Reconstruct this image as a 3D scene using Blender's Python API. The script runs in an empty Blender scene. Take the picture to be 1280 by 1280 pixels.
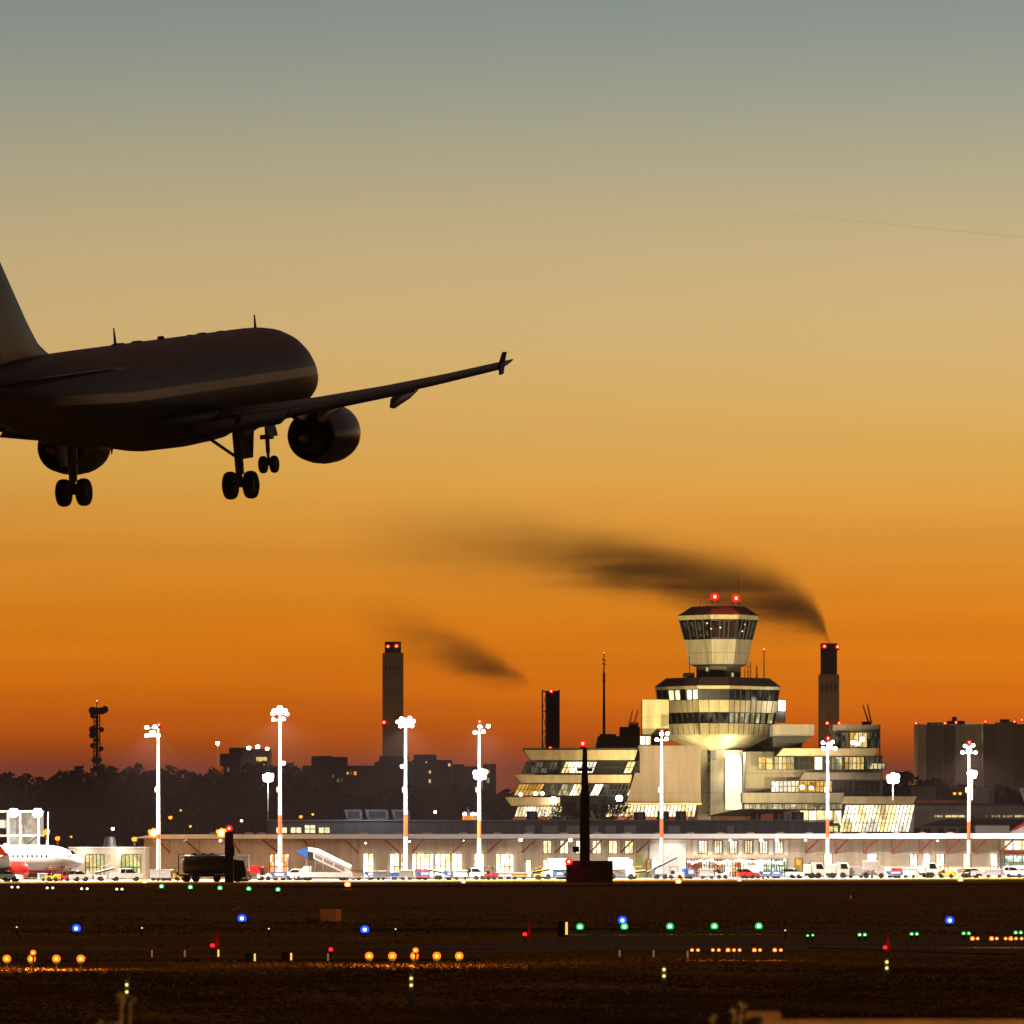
import bpy, bmesh, math, random
from mathutils import Vector, Matrix, Euler
random.seed(11)
C = bpy.context.scene.collection
SC = bpy.context.scene
# ------------------------------------------------------------------ camera
F = 9500.0      # focal length in photo pixels (1280 px wide photo)
H = 5.0         # camera height
YH = 1056.0     # horizon row
cd = bpy.data.cameras.new('camera'); cam = bpy.data.objects.new('camera', cd); C.objects.link(cam)
cam.location = (0, 0, H); cam.rotation_euler = (math.radians(90), 0, 0)
cd.sensor_width = 36; cd.lens = F / 1280 * 36; cd.shift_y = (YH - 640) / 1280
cd.clip_start = 1; cd.clip_end = 30000
cd.dof.use_dof = True; cd.dof.focus_distance = 1000; cd.dof.aperture_fstop = 15
SC.camera = cam
HAZE = 1.05e-4   # air density of the haze box built at the end
# ------------------------------------------------------------------ world: dusk sky, afterglow ahead
W = bpy.data.worlds.new('World'); SC.world = W; W.use_nodes = True
nt = W.node_tree; nt.nodes.clear(); N = nt.nodes.new; LK = nt.links.new
def lin(c): return tuple((x/255/12.92) if x/255 <= .04045 else ((x/255+.055)/1.055)**2.4 for x in c)
def mth(tree, op, a, b=None, clamp=False):
    n = tree.nodes.new('ShaderNodeMath'); n.operation = op; n.use_clamp = clamp
    for i, v in enumerate((a, b)):
        if v is None: continue
        if isinstance(v, (int, float)): n.inputs[i].default_value = v
        else: tree.links.new(v, n.inputs[i])
    return n.outputs[0]
def ramp(tree, fac, stops, interp='LINEAR'):
    r = tree.nodes.new('ShaderNodeValToRGB'); cr = r.color_ramp; cr.interpolation = interp
    while len(cr.elements) > 1: cr.elements.remove(cr.elements[-1])
    cr.elements[0].position = stops[0][0]; cr.elements[0].color = (*stops[0][1], 1)
    for p, c in stops[1:]:
        e = cr.elements.new(p); e.color = (*c, 1)
    tree.links.new(fac, r.inputs[0]); return r.outputs[0]
tc = N('ShaderNodeTexCoord'); sx = N('ShaderNodeSeparateXYZ'); LK(tc.outputs['Generated'], sx.inputs[0])
SKY = [(958, (118, 54, 34)), (935, (156, 68, 10)), (905, (190, 88, 8)), (870, (207, 104, 6)), (820, (215, 117, 8)), (760, (213, 124, 22)), (700, (214, 137, 42)),
       (640, (217, 150, 60)), (580, (216, 163, 77)), (500, (213, 170, 98)), (420, (208, 175, 117)), (320, (197, 173, 127)), (220, (177, 166, 134)), (110, (153, 155, 139)), (10, (135, 144, 138))]
st = [(0.0, lin((50, 28, 26)))] + [(math.sqrt((YH - y) / F), tuple(v * math.exp(HAZE * min(3300, 77 * F / (YH - y))) for v in lin(c))) for y, c in SKY] + [(.447, lin((104, 100, 98))), (.707, lin((104, 80, 70))), (1, lin((90, 68, 62)))]
zz = mth(nt, 'SQRT', mth(nt, 'MAXIMUM', sx.outputs[2], 0.0))
col = ramp(nt, zz, st)
mp = N('ShaderNodeMapping'); mp.inputs['Scale'].default_value = (5, 1, 90); mp.inputs['Rotation'].default_value = (0, .06, 0); LK(tc.outputs['Generated'], mp.inputs[0])
nz = N('ShaderNodeTexNoise'); nz.inputs['Scale'].default_value = 2.2; nz.inputs['Detail'].default_value = 3; LK(mp.outputs[0], nz.inputs[0])
low = mth(nt, 'SUBTRACT', 1.0, mth(nt, 'MULTIPLY', sx.outputs[2], 16.0), True)
streak = mth(nt, 'ADD', mth(nt, 'MULTIPLY', mth(nt, 'MULTIPLY', mth(nt, 'SUBTRACT', nz.outputs[0], .5), low), .8), 1.0)
az = mth(nt, 'MINIMUM', mth(nt, 'MAXIMUM', mth(nt, 'ADD', mth(nt, 'MULTIPLY', sx.outputs[0], .8), 1.0), .6), 1.25)
back = mth(nt, 'ADD', mth(nt, 'MULTIPLY', mth(nt, 'MULTIPLY', mth(nt, 'ADD', sx.outputs[1], .3), .9, True), .88), .12)
f = mth(nt, 'MULTIPLY', mth(nt, 'MULTIPLY', streak, az), back)
vm = N('ShaderNodeVectorMath'); vm.operation = 'SCALE'; LK(col, vm.inputs[0]); LK(f, vm.inputs['Scale'])
bg = N('ShaderNodeBackground'); LK(vm.outputs[0], bg.inputs[0]); bg.inputs[1].default_value = 1.0
wo = N('ShaderNodeOutputWorld'); LK(bg.outputs[0], wo.inputs[0])
SC.view_settings.view_transform = 'Standard'; SC.view_settings.look = 'None'; SC.view_settings.exposure = 0; SC.view_settings.gamma = 1
SC.render.engine = 'CYCLES'
cy = SC.cycles; cy.use_denoising = True; cy.use_light_tree = True; cy.max_bounces = 5; cy.diffuse_bounces = 2; cy.glossy_bounces = 2
cy.transmission_bounces = 2; cy.volume_bounces = 0; cy.transparent_max_bounces = 6; cy.sample_clamp_indirect = 3; cy.sample_clamp_direct = 30
cy.volume_step_rate = 1.0; cy.volume_max_steps = 96; cy.caustics_reflective = False; cy.caustics_refractive = False
# ------------------------------------------------------------------ helpers
def P(px, py, d): return Vector(((px - 640) * d / F, d, H + (YH - py) * d / F))
def PX(px, d): return (px - 640) * d / F
def PZ(py, d): return H + (YH - py) * d / F
def dedge(px): return 1073.9 / (1 - .0000906 * (px - 640))
class MB:
    def __init__(s): s.v = []; s.f = []; s.m = []; s.k = 0; s.sm = []
    def add(s, vs, fs, smooth=False):
        b = len(s.v); s.v += [tuple(v) for v in vs]
        for q in fs: s.f.append(tuple(b + i for i in q)); s.m.append(s.k); s.sm.append(smooth)
        return s
    def box(s, x0, x1, y0, y1, z0, z1):
        return s.add([(x0,y0,z0),(x1,y0,z0),(x1,y1,z0),(x0,y1,z0),(x0,y0,z1),(x1,y0,z1),(x1,y1,z1),(x0,y1,z1)],
                     [(0,3,2,1),(4,5,6,7),(0,1,5,4),(1,2,6,5),(2,3,7,6),(3,0,4,7)])
    def pb(s, x0, x1, y0, y1, d, dep):
        return s.box(PX(x0, d), PX(x1, d), d, d + dep, PZ(y1, d), PZ(y0, d))
    def prism(s, pts, y0, y1):
        n = len(pts)
        return s.add([(x, y0, z) for x, z in pts] + [(x, y1, z) for x, z in pts],
                     [tuple(range(n)), tuple(range(2*n-1, n-1, -1))] + [(i, i+n, (i+1) % n + n, (i+1) % n) for i in range(n)])
    def pp(s, pts, d, dep): return s.prism([(PX(x, d), PZ(y, d)) for x, y in pts], d, d + dep)
    def ring(s, rings, cap=True, smooth=True):
        n = len(rings[0]); vs = [p for r in rings for p in r]; fs = []
        for i in range(len(rings) - 1):
            for j in range(n): fs.append((i*n+j, i*n+(j+1) % n, (i+1)*n+(j+1) % n, (i+1)*n+j))
        s.add(vs, fs, smooth)
        if cap: s.add(rings[0], [tuple(range(n))[::-1]]); s.add(rings[-1], [tuple(range(n))])
        return s
    def tube(s, p0, p1, r0, r1=None, n=6):
        p0, p1 = Vector(p0), Vector(p1); r1 = r0 if r1 is None else r1
        d = (p1 - p0).normalized(); a = d.orthogonal().normalized(); b = d.cross(a)
        R = lambda p, r: [p + (a*math.cos(t*2*math.pi/n) + b*math.sin(t*2*math.pi/n))*r for t in range(n)]
        return s.ring([R(p0, r0), R(p1, r1)], True, n > 6)
    def path(s, pts, r, n=5):
        for a, b in zip(pts, pts[1:]): s.tube(a, b, r, r, n)
        return s
    def lathe(s, prof, cx, cy, n=16, axis='z'):
        rr = []
        for r, z in prof:
            if axis == 'z': rr.append([(cx + r*math.cos(2*math.pi*t/n), cy + r*math.sin(2*math.pi*t/n), z) for t in range(n)])
            else: rr.append([(z, cx + r*math.cos(2*math.pi*t/n), cy + r*math.sin(2*math.pi*t/n)) for t in range(n)])
        return s.ring(rr)
    def ball(s, c, r, n=10, m=6, sz=1):
        rr = []
        for i in range(1, m):
            a = math.pi * i / m
            rr.append([(c[0] + r*math.sin(a)*math.cos(2*math.pi*t/n), c[1] + r*math.sin(a)*math.sin(2*math.pi*t/n), c[2] - r*sz*math.cos(a)) for t in range(n)])
        return s.ring(rr)
    def build(s, name, mats, parent=None, local=False, bevel=0):
        me = bpy.data.meshes.new(name)
        off = Vector((0, 0, 0)); ob = bpy.data.objects.new(name, me)
        if parent is not None:
            if not local: off = OFF.get(parent.name, Vector((0, 0, 0)))
            OFF[ob.name] = off
        elif not local:
            xs = [v[0] for v in s.v]; ys = [v[1] for v in s.v]; zs = [v[2] for v in s.v]
            off = Vector(((min(xs)+max(xs))/2, (min(ys)+max(ys))/2, min(zs))); ob.location = off; OFF[ob.name] = off
        me.from_pydata([(v[0]-off[0], v[1]-off[1], v[2]-off[2]) for v in s.v], [], s.f)
        if not isinstance(mats, (list, tuple)): mats = [mats]
        for m_ in mats: me.materials.append(M[m_] if isinstance(m_, str) else m_)
        me.polygons.foreach_set('material_index', s.m); me.polygons.foreach_set('use_smooth', s.sm)
        if len(s.f) < 20000:
            bm = bmesh.new(); bm.from_mesh(me); bmesh.ops.recalc_face_normals(bm, faces=bm.faces)
            if bevel: bmesh.ops.bevel(bm, geom=[e for e in bm.edges], offset=bevel, segments=2, affect='EDGES', profile=.6)
            bm.to_mesh(me); bm.free()
        C.objects.link(ob)
        if parent is not None: ob.parent = parent
        return ob
OFF = {}
def tag(o, label=None, cat=None, group=None, kind=None):
    if label: o['label'] = label
    if cat: o['category'] = cat
    if group: o['group'] = group
    if kind: o['kind'] = kind
    return o
def thing(name, loc, label, cat, group=None):
    o = bpy.data.objects.new(name, None); C.objects.link(o); o.location = loc; o.empty_display_size = .5; OFF[o.name] = Vector(loc)
    return tag(o, label, cat, group)
def copy_tree(o, parent=None):
    c = o.copy(); C.objects.link(c)
    if parent is not None: c.parent = parent
    for ch in list(o.children): copy_tree(ch, c)
    return c
def lamp(loc, power, color=(1, .86, .66), radius=.3, parent=None, spot=None, name='light_source', world=True, spec=1.0):
    ld = bpy.data.lights.new(name, 'SPOT' if spot else 'POINT'); ld.energy = power; ld.color = color; ld.shadow_soft_size = radius; ld.specular_factor = spec
    o = bpy.data.objects.new(name, ld); C.objects.link(o); loc = Vector(loc)
    if spot:
        ld.spot_size = math.radians(spot[1]); ld.spot_blend = .8
        o.rotation_euler = (Vector(spot[0]) - loc).to_track_quat('-Z', 'Y').to_euler()
    o.location = loc - (OFF[parent.name] if parent is not None and world else Vector((0, 0, 0)))
    if parent is not None: o.parent = parent
    return o
# ------------------------------------------------------------------ materials
M = {}
def mat(name, color, rough=.6, var=.15, scale=.6, metal=0, spec=.4, dark=None, stretch=(1, 1, 1), bump=0, coord='Object'):
    m = bpy.data.materials.new(name); m.use_nodes = True; t = m.node_tree; b = t.nodes['Principled BSDF']
    b.inputs['Roughness'].default_value = rough; b.inputs['Metallic'].default_value = metal; b.inputs['Specular IOR Level'].default_value = spec
    c = t.nodes.new('ShaderNodeTexCoord'); mp = t.nodes.new('ShaderNodeMapping'); mp.inputs['Scale'].default_value = stretch
    t.links.new(c.outputs[coord], mp.inputs[0])
    n = t.nodes.new('ShaderNodeTexNoise'); n.inputs['Scale'].default_value = scale; n.inputs['Detail'].default_value = 6; n.inputs['Roughness'].default_value = .65
    t.links.new(mp.outputs[0], n.inputs[0])
    d = dark or tuple(x * (1 - 2*var) for x in color); hi = tuple(min(1, x * (1 + var)) for x in color)
    o = ramp(t, n.outputs[0], [(.3, d), (.7, hi)]); t.links.new(o, b.inputs['Base Color'])
    if bump:
        bp = t.nodes.new('ShaderNodeBump'); bp.inputs['Strength'].default_value = bump; t.links.new(n.outputs[0], bp.inputs['Height']); t.links.new(bp.outputs[0], b.inputs['Normal'])
    M[name] = m; return m
def panels(name, color, pw, ph, seam=.55, rough=.6, var=.1, sw=.02):
    """cladding with vertical / horizontal joints in the XZ plane"""
    m = mat(name, color, rough, var*1.7, .8, stretch=(1, 1, .14)); t = m.node_tree; b = t.nodes['Principled BSDF']
    src = b.inputs['Base Color'].links[0].from_socket
    c = [n for n in t.nodes if n.type == 'TEX_COORD'][0]; s = t.nodes.new('ShaderNodeSeparateXYZ'); t.links.new(c.outputs['Object'], s.inputs[0])
    def line(o, w):
        fr = mth(t, 'FRACT', mth(t, 'ADD', mth(t, 'DIVIDE', o, w), 100.37)); return mth(t, 'LESS_THAN', fr, sw)
    g = line(s.outputs[0], pw)
    if ph: g = mth(t, 'MAXIMUM', g, line(s.outputs[2], ph))
    mx = t.nodes.new('ShaderNodeMix'); mx.data_type = 'RGBA'; t.links.new(g, mx.inputs[0]); t.links.new(src, mx.inputs[6]); mx.inputs[7].default_value = (*[x*(1-seam) for x in color], 1)
    t.links.new(mx.outputs[2], b.inputs['Base Color']); return m
def glow(name, color, strength, sample=False, color2=None, scale=.8, contrast=None, stretch=(1, 1, 1), lo=.35):
    m = bpy.data.materials.new(name); m.use_nodes = True; t = m.node_tree; t.nodes.clear()
    e = t.nodes.new('ShaderNodeEmission'); o = t.nodes.new('ShaderNodeOutputMaterial'); t.links.new(e.outputs[0], o.inputs[0])
    e.inputs[0].default_value = (*color, 1); e.inputs[1].default_value = strength
    if color2:
        c = t.nodes.new('ShaderNodeTexCoord'); mp = t.nodes.new('ShaderNodeMapping'); mp.inputs['Scale'].default_value = stretch
        t.links.new(c.outputs['Object'], mp.inputs[0])
        v = t.nodes.new('ShaderNodeTexVoronoi'); v.inputs['Scale'].default_value = scale; v.distance = 'CHEBYCHEV'; t.links.new(mp.outputs[0], v.inputs[0])
        s = t.nodes.new('ShaderNodeSeparateColor'); t.links.new(v.outputs['Color'], s.inputs[0])
        n = t.nodes.new('ShaderNodeTexNoise'); n.inputs['Scale'].default_value = scale * 3; n.inputs['Detail'].default_value = 3; t.links.new(c.outputs['Object'], n.inputs[0])
        t.links.new(ramp(t, s.outputs[0], [(.2, color2), (.75, color)]), e.inputs[0])
        k = mth(t, 'ADD', mth(t, 'MULTIPLY', s.outputs[1], 1 - lo), lo)
        k = mth(t, 'MULTIPLY', k, mth(t, 'ADD', mth(t, 'MULTIPLY', n.outputs[0], 1.6), .2))
        t.links.new(mth(t, 'MULTIPLY', k, strength), e.inputs[1])
    m.cycles.emission_sampling = 'AUTO' if sample else 'NONE'
    M[name] = m; return m
def colors():
    panels('tan_panel', (.60, .50, .39), 2.4, 0, .35); panels('grey_tan', (.25, .215, .17), 2.6, 6.5, .4); panels('slate_panel', (.10, .11, .13), 3.2, 1.1, .5)
    panels('cream_panel', (.55, .46, .26), 2.1, 3.1, .5); panels('fascia', (.60, .47, .25), 4.5, 0, .25)
    panels('hangar_panel', (.34, .27, .19), 2.5, 0, .3); mat('hangar_dark', (.10, .08, .06)); panels('brown_panel', (.19, .135, .10), 3.4, 5.2, .3)
    mat('white_metal', (.75, .74, .72), .45, .08); mat('edge_white', (.78, .80, .84), .5, .05); mat('frame_dark', (.025, .022, .02), .6)
    mat('red_steel', (.32, .035, .02), .5); mat('mast_white', (.82, .78, .74), .5, .05); mat('mast_red', (.75, .12, .03), .5, .05)
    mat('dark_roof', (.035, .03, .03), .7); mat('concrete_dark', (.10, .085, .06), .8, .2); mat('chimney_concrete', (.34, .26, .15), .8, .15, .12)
    mat('soot', (.018, .014, .011), .9, .3); mat('steel', (.28, .28, .3), .4, .1, metal=.6); mat('grey_metal', (.32, .33, .35), .5); mat('near_black', (.012, .010, .009), .7)
    mat('glass_dark', (.008, .009, .007), .22, .3, .4, spec=.08); mat('tire', (.012, .012, .012), .9); mat('brick', (.42, .12, .05), .8, .2); mat('rust_brown', (.10, .03, .012), .8, .2)
    mat('white_paint', (.8, .8, .78), .35, .05); mat('red_paint', (.62, .02, .015), .3, .06); mat('blue_paint', (.03, .12, .5), .35, .08); mat('navy_paint', (.02, .05, .2), .4)
    mat('yellow_paint', (.75, .45, .03), .4, .08); mat('orange_paint', (.65, .2, .03), .5, .08); mat('grey_paint', (.3, .31, .32), .5); mat('tank_paint', (.06, .038, .026), .3, .15); mat('silver_paint', (.3, .32, .33), .4)
    mat('dull_orange', (.45, .15, .035), .7, .12); mat('black_brown', (.02, .012, .008), .8); mat('dome', (.6, .5, .38), .4); mat('curtain_grey', (.2, .2, .2), .8)
    mat('bark', (.05, .035, .022), .9, .3, 2); mat('leaf_dark', (.013, .009, .006), .95, .3, .5, spec=.05); mat('twig', (.085, .055, .03), .95, .25, 1, spec=.05); mat('dry_stem', (.34, .2, .07), .9, .3, 8); mat('wood', (.42, .2, .05), .8, .25, 6, stretch=(1, 1, 8))
    mat('skyline', (.05, .045, .09), .8, .2, .05)
    glow('lit_white', (1, .93, .72), 2.6, False, (1, .72, .28), .7, stretch=(1.2, 1, .5)); glow('lit_warm', (1, .8, .35), 1.5, False, (.9, .5, .10), .8, stretch=(1.4, 1, .5))
    glow('lit_yellow', (1, .62, .10), 1.3, False, (.8, .36, .03), .9); glow('lit_orange', (1, .5, .10), 1.6, False, (1, .22, .03), .8); glow('lit_cream', (.95, .82, .45), 1.1, False, (.35, .3, .14), .9, stretch=(1.3, 1, .6), lo=.3)
    glow('lit_dim', (.42, .33, .16), .5, False, (.05, .05, .05), .9, stretch=(1.5, 1, .5), lo=.15); glow('lit_green', (.8, .9, .3), 1.4, False, (1, .7, .3), 1.2)
    glow('shop', (1, .7, .35), 2.0, False, (.75, .1, .02), 1.7, stretch=(1.6, 1, .8), lo=.12); glow('shop_cool', (.95, 1, .8), 2.2, False, (.25, .5, .3), 1.8, stretch=(1.4, 1, 1), lo=.25)
    glow('flood', (1, .93, .85), 30); glow('flood_warm', (1, .27, .02), 3); glow('flood_tail', (1, .82, .6), 16); glow('red_beacon', (1, .012, .004), 1.7); glow('red_core', (1, .4, .2), 6); glow('red_dim', (1, .02, .015), 2.2)
    glow('orange_lamp', (1, .26, .02), 2.6); glow('orange_small', (1, .17, .012), 2.0); glow('small_core', (1, .5, .12), 4); glow('blue_lamp', (.012, .06, 1), 2.2); glow('blue_core', (.5, .75, 1), 5); glow('green_lamp', (.02, .8, .16), 1.0); glow('white_green', (.7, 1, .65), 5)
    glow('yellow_dot', (1, .75, .2), 1.6); glow('pale_dot', (.9, 1, .6), 2.5); glow('slit_orange', (1, .38, .07), 2.0)
    # ground
    m = mat('grass_ground', (.46, .24, .045), 1, .25, .04, spec=0, stretch=(.35, 1.6, 1)); m = mat('apron_concrete', (.48, .45, .40), .85, .12, .08); mat('asphalt', (.36, .24, .14), .9, .25, .06, spec=0, stretch=(.4, 1.4, 1)); mat('pale_verge', (.10, .075, .045), .95, .2, .1, spec=0, stretch=(.3, 1.5, 1))
colors()
# grass: two noise scales
t = M['grass_ground'].node_tree; b = t.nodes['Principled BSDF']; src = b.inputs['Base Color'].links[0].from_socket
c = t.nodes.new('ShaderNodeTexCoord'); n2 = t.nodes.new('ShaderNodeTexNoise'); n2.inputs['Scale'].default_value = 1.3; n2.inputs['Detail'].default_value = 8; t.links.new(c.outputs['Object'], n2.inputs[0])
r2 = ramp(t, n2.outputs[0], [(.3, (.55, .55, .55)), (.7, (1.25, 1.22, 1.1))]); mx = t.nodes.new('ShaderNodeMix'); mx.data_type = 'RGBA'; mx.blend_type = 'MULTIPLY'; mx.inputs[0].default_value = 1
t.links.new(src, mx.inputs[6]); t.links.new(r2, mx.inputs[7]); t.links.new(mx.outputs[2], b.inputs['Base Color'])
# ------------------------------------------------------------------ setting: ground, apron, taxiway, mound
def quadsheet(name, pts, z, m, nx=1):
    mb = MB(); mb.add([(x, y, z) for x, y in pts], [tuple(range(len(pts)))])
    return tag(mb.build(name, m, None), kind='structure')
# big ground: near = grass, gentle relief
mb = MB(); mb.add([(-2600, -500, 0), (2600, -500, 0), (2600, 3200, 0), (-2600, 3200, 0)], [(0, 1, 2, 3)]); tag(mb.build('ground', 'grass_ground'), kind='structure')
e0, e1 = (-700, 1015 + .861*(-700+68.4)), (900, 1015 + .861*(900+68.4))
quadsheet('apron', [e0, e1, (900, 2100), (-700, 1500)], .03, 'apron_concrete')
def gd(y): return H * F / (y - YH)          # distance at which the ground shows on photo row y
def strip(name, pts, m, z):
    """ground polygon given by photo points, laid at its true place on the ground"""
    return quadsheet(name, [(PX(x, gd(y)), gd(y)) for x, y in pts], z, m)
strip('taxiway', [(-300, 1196), (640, 1191), (760, 1190), (1000, 1189), (1600, 1196), (1600, 1174), (1000, 1172), (720, 1171), (660, 1176), (300, 1190), (-300, 1193)], 'asphalt', .02)
strip('taxiway', [(700, 1169), (1000, 1167), (1600, 1163), (1600, 1158), (900, 1160), (700, 1164)], 'asphalt', .02)
strip('verge', [(-300, 1203), (600, 1201.5), (600, 1199.5), (-300, 1200.5)], 'pale_verge', .025)
strip('verge', [(440, 1164), (800, 1163), (800, 1160.5), (440, 1161)], 'pale_verge', .025)
strip('verge', [(1010, 1186), (1270, 1194.5), (1270, 1193.6), (1010, 1184.5)], 'pale_verge', .027)
strip('verge', [(320, 1110), (1600, 1105), (1600, 1103.5), (320, 1108)], 'pale_verge', .025)
# mound under the camera
mb = MB(); prof = [(-40, 0.0), (-25, 3.2), (38, 3.3), (60, 2.4), (120, .3), (135, -.05)]
mb.add([(x, y, z) for y, z in prof for x in (-60, 60)], [(2*i, 2*i+1, 2*i+3, 2*i+2) for i in range(len(prof)-1)]); tag(mb.build('mound', 'grass_ground'), kind='structure')
# ------------------------------------------------------------------ far wood (one mass), individual trees
def wood_mass():
    mb = MB(); rnd = random.Random(3)
    def tops(px):
        base = 962
        if 380 < px < 640: base = 985
        elif px >= 640: base = 985
        if 1080 < px: base = 972
        if 1140 < px: base = 985
        return base + 5*math.sin(px*.031) + 3*math.sin(px*.013+1)
    for row, (d, dz) in enumerate(((1750, 26), (1800, 14), (1860, 4), (1900, 0))):
        px = -60
        while px < 1340:
            if 640 < px < 1060: px += 20; continue
            h = PZ(tops(px) + dz + rnd.uniform(-5, 6), d); X = PX(px, d) + rnd.uniform(-2, 2); w = rnd.uniform(4, 6.5); D = d + rnd.uniform(-8, 8)
            mb.k = 1; mb.tube((X, D, 0), (X, D, h*.7), .35, .15, 4); mb.k = 0
            for k in range(420):
                u = rnd.uniform(-1, 1); a = rnd.uniform(0, 2*math.pi); rr = math.sqrt(1-u*u) * rnd.random()**.4
                c = Vector((X + w*rr*math.cos(a), D + w*rr*math.sin(a), h*.58 + u*h*.42)); s = rnd.uniform(.3, 1.0)
                e1_ = Vector((rnd.gauss(0, 1), rnd.gauss(0, 1), rnd.gauss(0, 1))).normalized()*s; e2_ = e1_.orthogonal().normalized()*s*.7
                mb.add([c-e1_, c+e2_*.8, c+e1_, c-e2_], [(0, 1, 2, 3)])
            px += rnd.uniform(12, 19)
    tag(mb.build('forest', ['leaf_dark', 'bark']), kind='stuff')
wood_mass()
def bare_tree(px, ytop, d, wpx, label, leafy=0, seed=1, m='twig'):
    rnd = random.Random(seed); base = Vector((PX(px, d), d, 0)); h = PZ(ytop, d); w = wpx*d/F/2
    r = thing('bare_tree', base, label, 'tree', 'bare trees behind the long pier')
    tr = MB(); cr = MB(); tr.tube(base, base + Vector((0, 0, h*.35)), .28, .2, 7)
    def br(p, dv, L, rad, dep):
        q = p + dv*L; (tr if dep < 2 else cr).tube(p, q, rad, rad*.6, 4)
        if dep >= 5:
            for k in range(leafy):
                c = q + Vector((rnd.gauss(0, .35), rnd.gauss(0, .35), rnd.gauss(0, .35))); s = rnd.uniform(.06, .2)
                a = Vector((rnd.gauss(0, 1), rnd.gauss(0, 1), rnd.gauss(0, 1))).normalized()*s; b_ = a.orthogonal().normalized()*s
                cr.add([c-a, c+b_, c+a, c-b_], [(0, 1, 2, 3)])
            return
        for k in range(3 if dep < 4 else 2):
            v = (dv + Vector((rnd.gauss(0, .55)*w/h*2, rnd.gauss(0, .5), rnd.gauss(.12, .3)))).normalized(); br(q, v, L*rnd.uniform(.62, .85), max(rad*.6, .035), dep+1)
    top = base + Vector((0, 0, h*.33))
    for k in range(5):
        a = k*2*math.pi/5; br(top, Vector((math.cos(a)*.7*w/h*2, math.sin(a)*.5, .9)).normalized(), h*.19, .14, 1)
    tr.build('trunk', m, r); cr.build('crown', m, r)
bare_tree(545, 990, 1330, 60, 'brown bare tree behind the roof, right of the second tall mast', 1, 4)
bare_tree(585, 1000, 1350, 45, 'smaller bare tree just left of the mast by the low lamp', 1, 5)
bare_tree(478, 996, 1340, 50, 'dim bare tree above the roof ventilators', 1, 6)
bare_tree(225, 1003, 1300, 42, 'bare tree catching lamp light between the first mast and dark pole', 1, 7)
bare_tree(318, 1000, 1300, 50, 'bare tree with bright twigs left of the second mast', 1, 8)
bare_tree(140, 1012, 1300, 40, 'low bare tree above the low annex at the left', 1, 9)
bare_tree(706, 993, 1215, 46, 'bushy tree in front of the left wing, left of the dark obelisk', 3, 10, 'black_brown')
bare_tree(760, 990, 1215, 52, 'bushy tree in front of the left wing, right of the dark obelisk', 3, 11, 'black_brown')
bare_tree(385, 1003, 1350, 60, 'bare tree behind the lit penthouse windows', 1, 12)
bare_tree(640, 1002, 1345, 36, 'narrow bare tree beside the left end of the terminal wing', 1, 13)
# ------------------------------------------------------------------ building helpers
def window(parent, x0, x1, y0, y1, d, lit='lit_warm', n=2, rows=0, slant=0, name='window', fr='frame_dark', label=None):
    """framed pane; slant = px the top leans to the right of the bottom"""
    g = MB(); g.pp([(x0, y1), (x1, y1), (x1+slant, y0), (x0+slant, y0)], d + .12, .06)
    f = MB(); t_ = .065
    for k in range(n + 1):
        u = x0 + (x1-x0)*k/n; a = P(u, y1, d); b_ = P(u+slant, y0, d)
        f.prism([(a.x-t_, a.z), (a.x+t_, a.z), (b_.x+t_, b_.z), (b_.x-t_, b_.z)], d, d+.1)
    for k in range(rows + 2):
        v = k/(rows+1); yy = y1 + (y0-y1)*v; a = P(x0+slant*v, yy, d); b_ = P(x1+slant*v, yy, d)
        f.box(a.x-t_, b_.x+t_, d-.02, d+.1, a.z-t_*.8, a.z+t_*.8)
    o = f.build(name, fr, parent); g.build('pane', lit, o)
    if label: o['label'] = label
    return o
def beacon(px, py, d, r, label, name='warning_light', m='red_beacon', group='red warning lights', power=0, core=True):
    c = P(px, py, d); t_ = thing(name, c - Vector((0, 0, r)), label, 'light', group)
    MB().ball(c, r, 10, 6).build('lens', m, t_); MB().lathe([(r*.8, c.z-r*1.3), (r*.8, c.z-r*.8)], c.x, c.y, 8).build('base', 'near_black', t_)
    if core: MB().ball(c - Vector((0, r*.72, 0)), r*.42, 8, 5).build('bulb', 'red_core', t_)
    if power: lamp(c - Vector((0, r*2, 0)), power, (1, .05, .02), r, t_)
    return t_
# ------------------------------------------------------------------ skyline far behind
def skyline(x0, x1, ytop, d, label, wins=(), steps=(), m='skyline', dep=25):
    base = Vector((PX((x0+x1)/2, d), d, 0)); r = thing('far_building', base, label, 'building', 'dark buildings on the skyline')
    w = MB(); w.box(PX(x0, d), PX(x1, d), d, d+dep, 0, PZ(ytop, d)); w.build('wall', m, r)
    for (a, b_, y) in steps: q = MB(); q.box(PX(a, d), PX(b_, d), d+2, d+dep-3, PZ(ytop, d), PZ(y, d)); q.build('roof', m, r)
    for (a, b_, ya, yb, l) in wins:
        o = MB(); o.pb(a, b_, ya, yb, d-.3, .25); o = o.build('window', 'frame_dark', r); q = MB(); q.pb(a+.25, b_-.25, ya+.25, yb-.25, d-.42, .1); q.build('pane', l, o)
    return r
skyline(275, 313, 942, 2100, 'dark block with lamps on its roof left of the second mast', [(283, 287, 959, 965, 'lit_dim'), (305, 307, 955, 957, 'lit_white'), (309, 312, 966, 970, 'lit_warm')], [(286, 306, 934.5)])
skyline(300, 336, 945, 2080, 'brightly lit block with roof lamps beside the second mast', [(320, 334, 937+9, 952, 'lit_warm'), (322, 336, 954, 957, 'lit_cream')], [(303, 337, 936)], 'brown_panel')
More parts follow.
